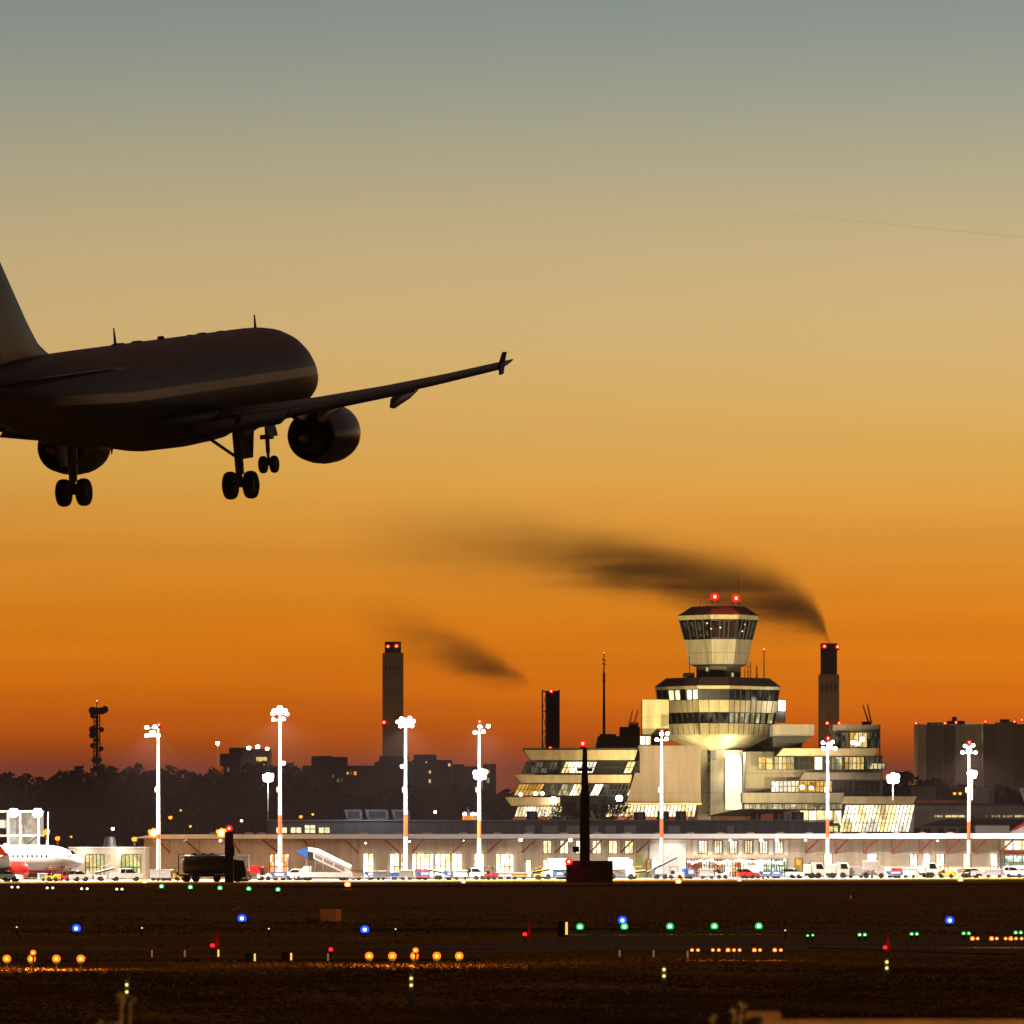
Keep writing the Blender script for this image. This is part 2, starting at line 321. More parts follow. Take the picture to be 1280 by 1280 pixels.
skyline(378, 480, 957, 2300, 'long low dark block left of the square chimney', [(433, 436, 965, 968, 'lit_orange'), (442, 446, 964, 969, 'lit_orange'), (437, 440, 964, 969, 'lit_dim'), (421, 424, 973, 978, 'lit_dim'), (426, 429, 973, 978, 'lit_dim'), (415, 418, 968, 972, 'lit_dim')], [(389, 433, 946), (390, 415, 944.8)])
skyline(468, 515, 952, 2250, 'dark block at the foot of the square chimney', [], [(474, 510, 945)])
skyline(515, 565, 950, 2280, 'dark block with lit stair windows right of the square chimney', [(536, 539, 963, 967, 'lit_warm'), (536, 539, 974, 979, 'lit_warm'), (532, 533.5, 952, 953.5, 'lit_white'), (560, 563, 954, 958, 'lit_warm')], [(517, 545, 943)])
skyline(564, 600, 958, 2350, 'low dark block behind the third mast', [], [(566, 580, 955)])
skyline(604, 620, 955, 2200, 'narrow block with stacked lit windows right of the third mast', [(608, 612, 962, 967, 'lit_warm'), (608, 612, 972, 979, 'lit_cream')])
# orange lit kiosk far left of skyline
def chimney(name, px0, px1, ytop, d, label, capy, mwall, mcap, capin=1.2, slots=None):
    w = (px1-px0)*d/F; X = PX((px0+px1)/2, d); r = thing(name, (X, d+w/2, 0), label, 'chimney')
    MB().box(X-w/2, X+w/2, d, d+w, 0, PZ(capy, d)).build('shaft', mwall, r)
    c = MB(); k = capin*d/F; c.box(X-w/2+k, X+w/2-k, d+k, d+w-k, PZ(capy, d), PZ(ytop, d)); c.build('flue_cap', mcap, r)
    if slots:
        for u, ya, yb in slots: q = MB(); q.pb(u, u+1.6, ya, yb, d-.05, .06); q.build('slot', 'soot', r)
    return r, w
r, w = chimney('chimney', 478, 504, 802, 2500, 'tall square chimney with a dark cap on the left', 816, 'chimney_concrete', 'soot', 3, [(481+5.5*i, 833, 838) for i in range(4)])
beacon(485, 808, 2498, .7, 'left red light on the dark cap of the left chimney'); beacon(495.5, 807.5, 2498, .8, 'right red light on the dark cap of the left chimney'); beacon(480, 903, 2498, .8, 'red light halfway down the left edge of the left chimney')
r, w = chimney('chimney', 1024, 1049, 804, 2400, 'smoking chimney with slotted collar right of the control tower', 843, 'chimney_concrete', 'soot', 2.5, [(1027+5.3*i, 854, 865) for i in range(4)])
beacon(1030.5, 808, 2396, .75, 'left red light at the mouth of the smoking chimney'); beacon(1047, 808.5, 2396, .75, 'right red light at the mouth of the smoking chimney')
beacon(1034, 904, 2396, .7, 'left red light at the foot of the smoking chimney'); beacon(1049, 904, 2396, .7, 'right red light at the foot of the smoking chimney')
# lattice flue stack
d = 1500; r = thing('flue_stack', (PX(688, d), d+2, PZ(938, d)), 'short dark flue stack in a steel lattice frame on the left wing roof', 'chimney')
MB().lathe([(8.3*d/F, PZ(938, d)), (8.3*d/F, PZ(863.5, d))], PX(690, d), d+2, 14).build('flue', 'soot', r)
fr = MB()
for u in (678, 699): fr.tube(P(u, 938, d), P(u, 862, d), .13, .13, 5); fr.tube(P(u, 938, d)+Vector((0, 4, 0)), P(u, 862, d)+Vector((0, 4, 0)), .13, .13, 5)
for k, y in enumerate((864, 889, 914, 937)):
    fr.tube(P(678, y, d), P(699, y, d), .1, .1, 4)
    if y < 937: fr.tube(P(678 if k % 2 else 683, y, d), P(683 if k % 2 else 678, y+25, d), .08, .08, 4); fr.tube(P(699, y, d), P(696, y+25, d), .08, .08, 4)
    for q in (0,): fr.box(PX(678, d), PX(700, d), d-.2, d+4.2, PZ(y, d)-.08, PZ(y, d)+.08)
fr.build('lattice_frame', 'soot', r)
beacon(689, 864, d-.6, .42, 'red light on top of the short flue stack'); beacon(688, 935.5, d-.9, .42, 'red light at the foot of the short flue stack')
lamp((PX(1010, 2330), 2330, 6), 24000, (1, .72, .36), 1); lamp((PX(515, 2420), 2420, 20), 18000, (1, .75, .4), 1); lamp((PX(1190, 2190), 2190, 9), 34000, (1, .8, .55), 1); lamp((PX(1265, 2190), 2190, 9), 26000, (1, .8, .55), 1)  # unseen lamps added to brighten both chimneys and the hangar block
# communication tower
d = 2000; r = thing('radio_tower', (PX(121, d), d, 0), 'slim radio tower hung with dish antennas above the wood', 'tower')
fr = MB(); 
for a in (-1, 1):
    for b_ in (-1, 1): fr.tube((PX(121, d)+a*.95, d+b_*.95, 0), (PX(121, d)+a*.75, d+b_*.75, PZ(888, d)), .16, .14, 4)
z = 14
while z < PZ(890, d):
    for b_ in (-.9, .9): fr.tube((PX(121, d)-.9, d+b_, z), (PX(121, d)+.9, d+b_, z+2), .09, .09, 4); fr.tube((PX(121, d)+.9, d+b_, z), (PX(121, d)-.9, d+b_, z+2), .09, .09, 4)
    z += 2
fr.tube(P(121, 888, d), P(121, 877, d), .15, .08, 5); fr.build('lattice_mast', 'bark', r)
MB().pb(119.3, 122.7, 888, 965, d-.3, .6).build('cable_riser', 'concrete_dark', r)
pl = MB(); pl.lathe([(1.9, PZ(893, d)), (2.0, PZ(884.5, d))], PX(121, d), d, 10); pl.build('platform', 'concrete_dark', r)
for (u, v, q) in ((115.5, 888, 1.0), (131, 887, 1.0), (126, 888, .8), (116, 912, 1.0), (115.5, 919, .9), (127, 912, .7), (116, 932, .7), (126.5, 936, .7), (116, 895, .7), (124.5, 950, .7), (118, 950, .8), (121, 925, .7)):
    p = P(u, v, d-1.2); MB().ring([[(p.x+q*s*math.cos(k*math.pi/6), p.y - e, p.z+q*s*math.sin(k*math.pi/6)) for k in range(12)] for s, e in ((.2, 0), (.8, .25), (1, .6))]).build('dish_antenna', 'concrete_dark', r)
beacon(121.3, 876, d, .5, 'tiny red light on the tip of the radio tower')
# hangar block at the right
d = 2300; r = thing('hangar_block', (PX(1230, d), d, 0), 'huge ribbed hangar block at the right edge with red roof lights', 'building')
w = MB(); w.pb(1147, 1340, 905, 1060, d, 22); w.build('wall', 'hangar_panel', r)
for (a, b_, q) in ((1159, 1179, 903), (1244, 1266, 903), (1300, 1320, 903)): w = MB(); w.pb(a, b_, q, 1056, d-1.5, 1.4); w.build('recessed_bay', 'hangar_dark', r)
for (a, b_) in ((1180, 1194), (1230, 1243), (1267, 1282)): w = MB(); w.pb(a, b_, 906, 1056, d-1, .9); w.build('pilaster', 'concrete_dark', r)
w = MB(); w.pb(1186, 1206, 901, 905, d+5, 10); w.pb(1191, 1196, 896, 901, d+6, 5); w.pb(1252, 1262, 899, 905, d+4, 8); w.pb(1264, 1271, 902, 905, d+5, 8); w.build('roof_plant', 'soot', r)
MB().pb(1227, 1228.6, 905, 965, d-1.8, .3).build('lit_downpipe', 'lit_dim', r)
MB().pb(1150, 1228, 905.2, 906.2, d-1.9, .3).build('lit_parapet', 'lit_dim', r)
for u, v, l in ((1145, 904, 'at its left corner'), (1181, 904, 'above the left pilaster'), (1195, 903, 'beside the roof plant'), (1231.5, 902, 'above the lit downpipe'), (1268, 902, 'right of the rooftop hump'), (1277, 900, 'nearest the picture edge')):
    beacon(u, v, d-3, .5, 'red hangar roof light ' + l)
# ------------------------------------------------------------------ control tower
D = 1300
def tower():
    r = thing('control_tower', (PX(900, D), D+5, 0), 'cream two-tier airport control tower with red beacons on its dark roof', 'tower')
    plan_lo = [(-79, .2), (-28, -.95), (12, -.95), (78, .15), (50, .9), (-45, .95)]       # x in px from the axis (u), y as share of depth
    plan_up = [(-51, .1), (-12, -.9), (25, -.9), (51, 0.05), (30, .85), (-30, .85)]
    cx = 900; cyy = D + 10
    def R(plan, k, y, dy, shift=0):
        return [((cx - 640 + u*k + shift)*D/F, cyy + v*dy*k, PZ(y, D)) for u, v in plan]
    def body(name, m, plan, rows, dy, shift=0, sub=None, cap=True):
        mb = MB(); mb.ring([R(plan, k, y, dy, shift) for y, k in rows], cap, False); return mb.build(name, m, sub or r)
    # shaft
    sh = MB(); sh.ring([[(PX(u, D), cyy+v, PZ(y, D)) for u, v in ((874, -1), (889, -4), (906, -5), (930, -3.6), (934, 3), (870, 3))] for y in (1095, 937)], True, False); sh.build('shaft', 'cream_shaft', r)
    o = MB(); o.box(PX(885.5, D), PX(889.2, D), cyy-4.3, cyy-3.2, PZ(1017, D), PZ(937, D)); o = o.build('shaft_glazing_strip', 'glass_dark', r)
    f = MB()
    for y in range(943, 1017, 9): f.box(PX(886.2, D), PX(888.5, D), cyy-4.4, cyy-4.3, PZ(y+3.5, D), PZ(y, D))
    f.build('pane', 'lit_dim', o)
    q = MB(); q.box(PX(892, D), PX(896, D), cyy-4.7, cyy-4.4, PZ(950, D), PZ(938, D)); q.build('hatch', 'slate_panel', r)
    # added white panel paints the overlit wall on the shaft's right side
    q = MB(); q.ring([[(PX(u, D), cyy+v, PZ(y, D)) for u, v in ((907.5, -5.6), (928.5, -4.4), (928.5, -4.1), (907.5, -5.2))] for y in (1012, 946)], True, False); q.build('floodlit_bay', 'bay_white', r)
    # lower cab
    dy = 11
    body('cone', 'cream_panel', plan_lo, [(938, .40), (918, .885)], dy)
    body('lower_cladding', 'cream_panel', plan_lo, [(918, .885), (904, .92)], dy)
    g1 = body('window_band', 'glass_dark', plan_lo, [(904, .905), (890, .94)], dy); g1['label'] = 'lower ring of dark windows'
    body('middle_cladding', 'cream_panel', plan_lo, [(890, .95), (875, .975)], dy)
    g2 = body('window_band', 'glass_dark', plan_lo, [(875, .965), (861, .99)], dy)
    body('fascia', 'cream_panel', plan_lo, [(861, 1.0), (857, 1.01)], dy)
    body('lower_roof', 'dark_roof', plan_lo, [(857, 1.02), (846, .83)], dy)
    # upright mullions of lower cab, front three faces
    def mull(par, plan, rows, dy, faces, t_=.07, proud=.08, mm='frame_dark'):
        f = MB()
        for (i, j, n) in faces:
            for k in range(n+1):
                u = k/n
                for (ya, ka), (yb, kb) in rows:
                    a0 = Vector(R(plan, ka, ya, dy)[i]).lerp(Vector(R(plan, ka, ya, dy)[j]), u); b0 = Vector(R(plan, kb, yb, dy)[i]).lerp(Vector(R(plan, kb, yb, dy)[j]), u)
                    a0.y -= proud; b0.y -= proud; f.tube(a0, b0, t_, t_, 4)
        f.build('mullions', mm, par)
    mull(r, plan_lo, [((918, .885), (861, 1.0))], dy, [(0, 1, 7), (1, 2, 3), (2, 3, 9)], .07)
    def panes(par, plan, rows, dy, face, lst, m):
        (ya, ka), (yb, kb) = rows; i, j = face
        for u0, u1 in lst:
            q = MB(); A = [Vector(R(plan, k_, y_, dy)[i]).lerp(Vector(R(plan, k_, y_, dy)[j]), u) for (k_, y_) in ((ka, ya), (kb, yb)) for u in (u0, u1)]
            A = [p - Vector((0, .12, 0)) for p in A]; B = [p + Vector((0, .06, 0)) for p in A]
            q.add(A + B, [(0, 1, 3, 2), (4, 6, 7, 5), (0, 4, 5, 1), (2, 3, 7, 6), (0, 2, 6, 4), (1, 5, 7, 3)]); q.build('lit_pane', m, par)
    hi = ((874, .967), (862, .988)); lo = ((903, .908), (891, .938))
    panes(g2, plan_lo, hi, dy, (0, 1), [(.30, .42), (.45, .57), (.73, .85), (.88, .99)], 'lit_white')
    panes(g2, plan_lo, hi, dy, (2, 3), [(.02, .10), (.14, .21), (.36, .42), (.58, .64), (.69, .75), (.8, .86)], 'lit_dim')
    panes(g1, plan_lo, lo, dy, (2, 3), [(.02, .1), (.13, .2), (.24, .32), (.35, .43), (.47, .54), (.58, .66), (.7, .78), (.84, .95)], 'lit_cream')
    panes(g1, plan_lo, lo, dy, (1, 2), [(.02, .33), (.36, .66), (.69, .98)], 'lit_dim')
    # neck and upper cab
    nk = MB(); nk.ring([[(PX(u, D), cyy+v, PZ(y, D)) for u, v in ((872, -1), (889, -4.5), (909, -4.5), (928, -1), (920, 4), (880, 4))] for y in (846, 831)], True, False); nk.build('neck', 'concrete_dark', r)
    for a, b_, ya, yb in ((883.5, 886.5, 833, 838), (915.5, 918.5, 840, 845)):
        q = MB(); q.box(PX(a, D), PX(b_, D), cyy-4.75, cyy-3.4, PZ(yb, D), PZ(ya, D)); q.build('window', 'lit_cream', r)
    dyu = 7.5
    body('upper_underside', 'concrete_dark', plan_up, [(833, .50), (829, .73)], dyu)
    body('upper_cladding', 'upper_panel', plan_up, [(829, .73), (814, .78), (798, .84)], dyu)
    g = body('cab_glazing', 'glass_dark', plan_up, [(798, .83), (773, .955)], dyu)
    mull(g, plan_up, [((798, .84), (773, .965))], dyu, [(0, 1, 4), (1, 2, 3), (2, 3, 5)], .13)
    cu = ((795, .85), (776, .955))
    panes(g, plan_up, cu, dyu, (0, 1), [(.12, .2), (.33, .44), (.56, .68), (.82, .9)], 'cab_dim'); panes(g, plan_up, cu, dyu, (1, 2), [(.05, .45), (.55, .9)], 'cab_red'); panes(g, plan_up, cu, dyu, (2, 3), [(.1, .2), (.4, .48), (.62, .7), (.84, .9)], 'cab_dim')
    body('upper_fascia', 'cream_panel', plan_up, [(773, .98), (767.5, 1.0)], dyu)
    body('upper_roof', 'dark_roof', plan_up, [(767.5, 1.01), (756, .66)], dyu)
    for u, v in ((884, 779), (889, 786), (900.5, 784.5), (931, 780.5), (928, 789)):
        q = MB(); q.ball(P(u, v, cyy-8.2), .14, 6, 4); q.build('desk_light', 'lit_white', g)
    # roof rail and antennas
    f = MB()
    for k in range(9): f.tube(P(867+k*6, 757, cyy-2), P(867+k*6, 748, cyy-2), .05, .05, 4)
    f.tube(P(867, 750, cyy-2), P(915, 750, cyy-2), .05, .05, 4); f.build('roof_railing', 'red_rail', r)
    f = MB()
    for u, v in ((923, 715), (909, 742), (875, 745)): f = MB(); f.tube(P(u, 757, cyy), P(u, v, cyy), .06, .03, 4); f.build('antenna', 'soot', r)
    for u, v, w_ in ((955, 812, .12), (946, 832, .16), (938, 827, .1), (862, 820, .08), (935, 833, .1), (931, 835, .08)): f = MB(); f.tube(P(u, 848, cyy-3), P(u, v, cyy-3), w_, w_*.7, 5); f.build('gallery_antenna', 'soot', r)
    for y in (833, 840): f = MB(); f.tube(P(929, y, cyy-3), P(939, y, cyy-3), .06, .06, 4); f.build('antenna_spreader', 'soot', r)
    f = MB(); f.pb(854, 868, 841, 846.5, cyy-4, 2); f.build('gallery_box', 'soot', r)
    # luminaires
    q = MB(); q.pb(910, 924, 944, 950, cyy-7.5, .8); q.build('floodlight', 'flood', r)
    lamp(P(918, 949, cyy-8.2), 4500, (1, .95, .86), .5, r, (P(918, 1010, cyy-4), 100))
    lamp(P(917, 943, cyy-9), 2200, (1, .9, .5), .5, r)
    for u in (852, 958): lamp(P(u, 958, cyy-10), 5200, (1, .86, .5), .5, r, (P(900 + (u-905)*.7, 920, cyy-4), 95), spec=0)  # spots without fixtures, added to light the cone's side faces
    q = MB(); q.pb(974, 981, 876, 888, cyy-3, .8); q.build('bracket_floodlight', 'flood', r)
    q = MB(); q.pb(970, 982, 889, 903, cyy-2, 2); q.build('side_cabin', 'frame_dark', r)
    # uplights standing on the podium roof, aimed at the cladding
    for u, pw in ((690, 30000), (880, 15000), (1070, 24000)):
        lamp(P(u, 1030, D-75), pw*8, (1, .82, .42), .8, r, (P(900, 868, D), 40), spec=0)
    return r
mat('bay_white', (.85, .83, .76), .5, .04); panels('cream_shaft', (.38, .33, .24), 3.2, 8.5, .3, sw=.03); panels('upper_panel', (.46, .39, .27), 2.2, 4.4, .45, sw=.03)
glow('cab_dim', (.30, .20, .10), .45, False, (.04, .03, .02), 1.2); glow('cab_red', (.32, .06, .03), .4, False, (.10, .09, .05), 1.4); mat('red_rail', (.45, .05, .03), .6)
tower()
beacon(893.5, 746, D+4, .75, 'left of the two big red beacons on the control tower roof', 'tower_beacon', power=900, group='beacons on the control tower')
beacon(920, 748, D+4, .75, 'right of the two big red beacons on the control tower roof', 'tower_beacon', power=900, group='beacons on the control tower')
beacon(955, 811.5, D+7, .28, 'small red light on the thin antenna right of the tower neck')
# slender mast at 755
d = 1420; r = thing('antenna_mast', (PX(755, d), d, PZ(918, d)), 'thin antenna mast rising between the flue stack and control tower', 'mast')
f = MB(); f.tube(P(755, 920, d), P(755, 840, d), .28, .2, 6); f.tube(P(755, 840, d), P(755, 817, d), .14, .08, 5); f.build('pole', 'soot', r)
for y in (824, 829, 843, 850): MB().tube(P(752.5, y, d), P(757.5, y+2, d), .12, .12, 4).build('aerial', 'soot', r)
beacon(754.7, 816, d, .22, 'tiny red light on the tip of the thin antenna mast')
# ------------------------------------------------------------------ terminal, left wing
def terminal_left():
    r = thing('terminal_wing', (PX(725, 1290), 1290, 0), 'left terminal wing with stacked cream fascias and slanted windows', 'building')
    w = MB(); w.pp([(672, 938), (803, 938), (808, 1040), (660, 1040)], 1296, 30); w.build('wall', 'glass_dark', r)
    for k, (pts, sl) in enumerate((([(654.5, 937.5), (797, 937.5), (793, 950), (663, 950)], 0), ([(642.5, 968.5), (790, 968.5), (788, 978.5), (652, 978.5)], 0), ([(631.5, 996.5), (700, 996.5), (700, 1007), (639, 1007)], 0))):
        f = MB(); f.pp(pts, 1285 - 0*k, 14); f.build('fascia', 'fascia', r)
    f = MB(); f.pb(654, 798, 935, 937.4, 1284.5, 30); f.build('roof', 'dark_roof', r)
    for (a, b_, l) in ((652, 701, 'lit_dim'), (701, 741, 'lit_white'), (741, 779, 'glass_dark'), (779, 789, 'lit_white'), (789, 796, 'glass_dark')):
        n = max(2, int((b_-a)/4.3)); window(r, a, b_, 952, 966.5, 1287, l, n, 1, 6)
    for (a, b_, l) in ((642, 674, 'lit_yellow'), (674, 696, 'lit_dim'), (696, 711, 'lit_cream'), (711, 724, 'lit_white'), (724, 737, 'glass_dark'), (737, 748, 'lit_white'), (748, 781, 'lit_dim'), (783, 793, 'lit_white')):
        n = max(2, int((b_-a)/4.3)); window(r, a, b_, 980, 994.5, 1287, l, n, 1, 7)
    window(r, 643, 700, 1008, 1021, 1288, 'lit_white', 14, 0, 4); window(r, 757, 868, 1006, 1021, 1288, 'lit_white', 24, 0, 3)
    for (a, b_) in ((641, 690), (765, 820), (852, 860)): f = MB(); f.pb(a, b_, 1021.5, 1030, 1286, 1); f.build('plinth', 'brick', r)
    # stepped tan stair block between the wing and the tower
    b_ = MB(); b_.pp([(798, 932), (876, 932), (876, 1003), (784, 1003), (793, 968), (795, 966), (800, 966), (800, 941)], 1281, 12); b_.build('stair_block', 'brown_panel', r)
    f = MB(); f.pp([(779, 1003.5), (877, 1003.5), (877, 1006), (783, 1006)], 1279.5, 6); f.build('canopy_lip', 'fascia', r)
    b_ = MB(); b_.pb(803, 836, 874.5, 918, 1294, 12); b_.build('lift_house', 'cream_panel', r)
    window(r, 800, 813.5, 920, 931, 1280, 'lit_white', 2, 0)
    b_ = MB(); b_.pb(800, 830, 918.5, 933, 1298, 12); b_.build('lift_lobby', 'concrete_dark', r)
    b_ = MB(); b_.pp([(745, 935), (748, 920), (800, 920), (800, 935)], 1300, 14); b_.build('plant_room', 'concrete_dark', r)
    b_ = MB(); b_.pb(775, 800, 908.5, 919.8, 1303, 8); b_.pb(786, 798, 903, 908.4, 1304, 4); b_.pb(750, 770, 917.5, 919.8, 1303, 3); b_.build('roof_plant', 'soot', r)
    f = MB(); f.tube(P(787, 905, 1303), P(791, 887, 1303), .18, .12, 5); f.tube(P(792.5, 905, 1303), P(797.5, 887.5, 1303), .18, .12, 5); f.build('roof_antennas', 'red_steel', r)
    for u, v in ((692, 1000), (774, 998)):
        q = MB(); q.ball(P(u, v, 1283), .6, 8, 5); q.build('wall_lamp', 'flood', r)
    for u, v in ((651, 993), (669, 992), (678, 992)): q = MB(); q.ball(P(u, v, 1286.2), .32, 8, 5); q.build('ceiling_lamp', 'flood_tail', r)
    for u in (660, 700, 745, 790):
        lamp(P(u, 1024, 1268), 3000, (1, .76, .38), .4, r, (P(u, 960, 1290), 120))
    for u in (815, 850): lamp(P(u, 1024, 1262), 500, (1, .68, .42), .4, r, (P(u, 950, 1285), 110))
terminal_left()
def terminal_right():
    r = thing('terminal_wing', (PX(1030, 1290), 1290, 0), 'right terminal wing with lit office bands and leaning glass hall', 'building')
    w = MB(); w.pb(932, 1056, 939.5, 1003, 1292, 26); w.build('wall', 'grey_tan', r); w = MB(); w.pb(928, 1003, 920, 945, 1321, 10); w.build('rear_wall', 'grey_tan', r)
    w = MB(); w.pb(1056, 1103, 944, 1003, 1294, 28); w.build('rear_wall', 'slate_panel', r)
    f = MB(); f.pb(966, 1017.5, 905.5, 919.5, 1286, 14); f.build('overhang', 'grey_tan', r)
    f = MB(); f.pp([(968.5, 920), (1013, 920), (1000, 933.5), (968.5, 933.5)], 1288.5, 10); f.build('soffit_shade', 'dark_roof', r)  # dark block standing in for the shade beneath the overhang
    for pts, m_ in (([(979, 935.5), (1096, 935.5), (1094, 944.5), (971, 944.5)], 'fascia'), ([(1005, 965.5), (1101, 965.5), (1101, 974.5), (1000, 974.5)], 'grey_tan'), ([(1055, 995.5), (1145.5, 995.5), (1142, 1004.5), (1051, 1004.5)], 'fascia')):
        f = MB(); f.pp(pts, 1284, 12); f.build('fascia', m_, r)
    f = MB(); f.pp([(928, 991), (1055, 991), (1052, 1003.5), (928, 1003.5)], 1283, 10); f.build('balcony_band', 'grey_tan', r)
    for (a, b_, l, n) in ((948, 966, 'lit_warm', 2), (968, 993, 'lit_warm', 5), (993, 1018, 'glass_dark', 4), (1018, 1028, 'lit_white', 1), (1029, 1040, 'lit_dim', 2), (1040, 1053, 'lit_cream', 3), (1056, 1080, 'lit_warm', 5), (1082, 1098, 'lit_dim', 3)):
        window(r, a, b_, 946, 962, 1287, l, n, 1)
    for (a, b_, l, n) in ((964, 979, 'lit_white', 3), (979, 999, 'lit_white', 4), (999, 1040, 'lit_yellow', 8), (1042, 1066, 'glass_dark', 4), (1068, 1100, 'glass_dark', 5)):
        window(r, a, b_, 976, 990, 1287, l, n, 1)
    window(r, 930, 1053, 1005, 1011.5, 1286, 'lit_cream', 17, 0); window(r, 1000, 1052, 1013, 1033, 1287, 'lit_white', 5, 0)
    w = MB(); w.pb(1096, 1142, 1005, 1040, 1292, 20); w.build('hall_wall', 'grey_tan', r)
    window(r, 1049, 1136, 1006, 1040, 1284.5, 'lit_white', 19, 2, 8, label='leaning glass hall front')
    # corner pavilion on top
    b_ = MB(); b_.pb(1041, 1100, 906, 915, 1290, 14); b_.build('pavilion_roof', 'grey_tan', r)
    window(r, 1042, 1062, 915.5, 934, 1289, 'lit_dim', 4, 1); window(r, 1062, 1084, 915.5, 934, 1289, 'lit_warm', 4, 1); window(r, 1084, 1100, 915.5, 934, 1289, 'lit_dim', 4, 1)
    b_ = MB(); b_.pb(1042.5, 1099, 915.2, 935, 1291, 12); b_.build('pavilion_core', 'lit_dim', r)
    f = MB(); f.pb(1099, 1100.5, 906, 960, 1287, .5); f.pb(1094, 1095.2, 935, 960, 1287, .5); f.build('corner_posts', 'frame_dark', r)
    window(r, 1087, 1107, 954, 961.5, 1286, 'lit_cream', 4, 0, name='balcony_rail')
    f = MB(); f.tube(P(1086, 904, 1293), P(1078.5, 881, 1293), .16, .1, 5); f.tube(P(1089, 904, 1293), P(1084.5, 880.5, 1293), .16, .1, 5); f.pb(1078, 1089, 902, 906, 1293, 3); f.build('roof_antennas', 'soot', r)
    for u, v, q_ in ((1003, 984, .4), (1014, 985, .35), (1066, 928, .4), (1078, 924, .4), (1072, 930, .3), (970, 981, .3)): q = MB(); q.ball(P(u, v, 1286), q_, 8, 5); q.build('ceiling_lamp', 'flood_tail', r)
    for u in (950, 1000, 1060, 1110): lamp(P(u, 1022, 1264), 2400, (1, .82, .48), .4, r, (P(u, 960, 1290), 120))
terminal_right()
# floodlight on short pole beside the right wing
def small_flood(px, py, d, ybase, label, r_=.75, power=4000, m='flood', col=(1, .93, .85), group='floodlights on short poles'):
    b = Vector((PX(px, d), d, max(0, PZ(ybase, d)))); t_ = thing('floodlight', b, label, 'floodlight', group); c = P(px, py, d)
    MB().tube(b, c, .12 if power else .05, .1 if power else .04, 6).build('pole', 'mast_white' if m == 'flood' else 'near_black', t_)
    q = MB()
    for a, z, e in ((-.55, .2, .45), (.55, .3, .5), (-.45, -.4, .38), (.5, -.36, .42), (0, 0, .6), (0, .55, .35), (.05, -.6, .3)): q.ball(c + Vector((a*r_, -.3, z*r_)), r_*e, 8, 5)
    q.build('lamp_head', m, t_)
    if m == 'flood_warm': MB().ball(c - Vector((0, r_*.55, 0)), r_*.5, 8, 5).build('bulb', 'flood_tail', t_)
    if True: MB().box(c.x-r_, c.x+r_, c.y+.15, c.y+.4, c.z-r_*.6, c.z+r_*.6).build('housing', 'near_black', t_)
    if power: lamp(c - Vector((0, 1.6, 0)), power, col, .5, t_)
small_flood(1116, 973, 1275, 1000, 'bright floodlight at the right end of the right terminal wing', 1.1, 5000)
small_flood(335, 972, 1500, 1040, 'floodlight on a short pole left of the second tall mast', 1.1, 3000)
small_flood(335+265, 968, dedge(600)+12, 1000, 'blinding floodlight halfway up the third mast from the left edge of the skyline', 1.0, 9000)
small_flood(1215, 968, dedge(1215)+12, 1000, 'lower floodlight halfway up the rightmost mast', .75, 5000)
for px, py, yb, r_, l in ((192, 1041, 1055, .85, 'large orange street lamp just left of the first mast'), (168, 1049, 1060, .42, 'small orange lamp above the low annex roof'), (277, 1041, 1056, .85, 'large orange street lamp left of the dark pole'), (58, 1040, 1058, .55, 'orange lamp beside the glass jetty house'), (72, 1048, 1060, .38, 'dim orange lamp right of the glass jetty house')):
    small_flood(px, py, 1150, yb, l, r_, 3800 if r_ > .5 else 1200, 'flood_warm', (1, .45, .1), 'orange street lamps')
for px, py, l in ((1193, 992, 'left of the pair of orange lamps behind the rightmost mast'), (1200, 992, 'right of the pair of orange lamps behind the rightmost mast')):
    small_flood(px, py, 1450, 1010, l, .3, 0, 'flood_warm', (1, .45, .1), 'orange street lamps')
for px, py, l, r_ in ((311, 935, 'left roof lamp of the lit far block', .6), (322, 933.5, 'middle roof lamp of the lit far block', .6), (334, 936, 'right roof lamp of the lit far block', .5)):
    small_flood(px, py, 2075, 945, l, r_, 0, 'flood_tail', group='roof lamps of the far block')
small_flood(272, 929, 1900, 972, 'thin twin-lamp pole left of the dark roof-lamp block', .5, 0)
small_flood(354, 954, dedge(350)+15, 956, 'small lamp halfway up the second tall mast', .3, 0); small_flood(503, 958, dedge(505)+15, 960, 'small lamp halfway up the mast below the left chimney', .3, 0)
# orange lit panel
o = MB(); d = 1900; o.pb(269, 279, 958, 975, d, 3); tag(o.build('lit_kiosk', 'dull_orange'), 'small orange kiosk at the foot of the twin-lamp pole', 'kiosk'); lamp(P(274, 950, d-10), 2500, (1, .5, .15), .5)
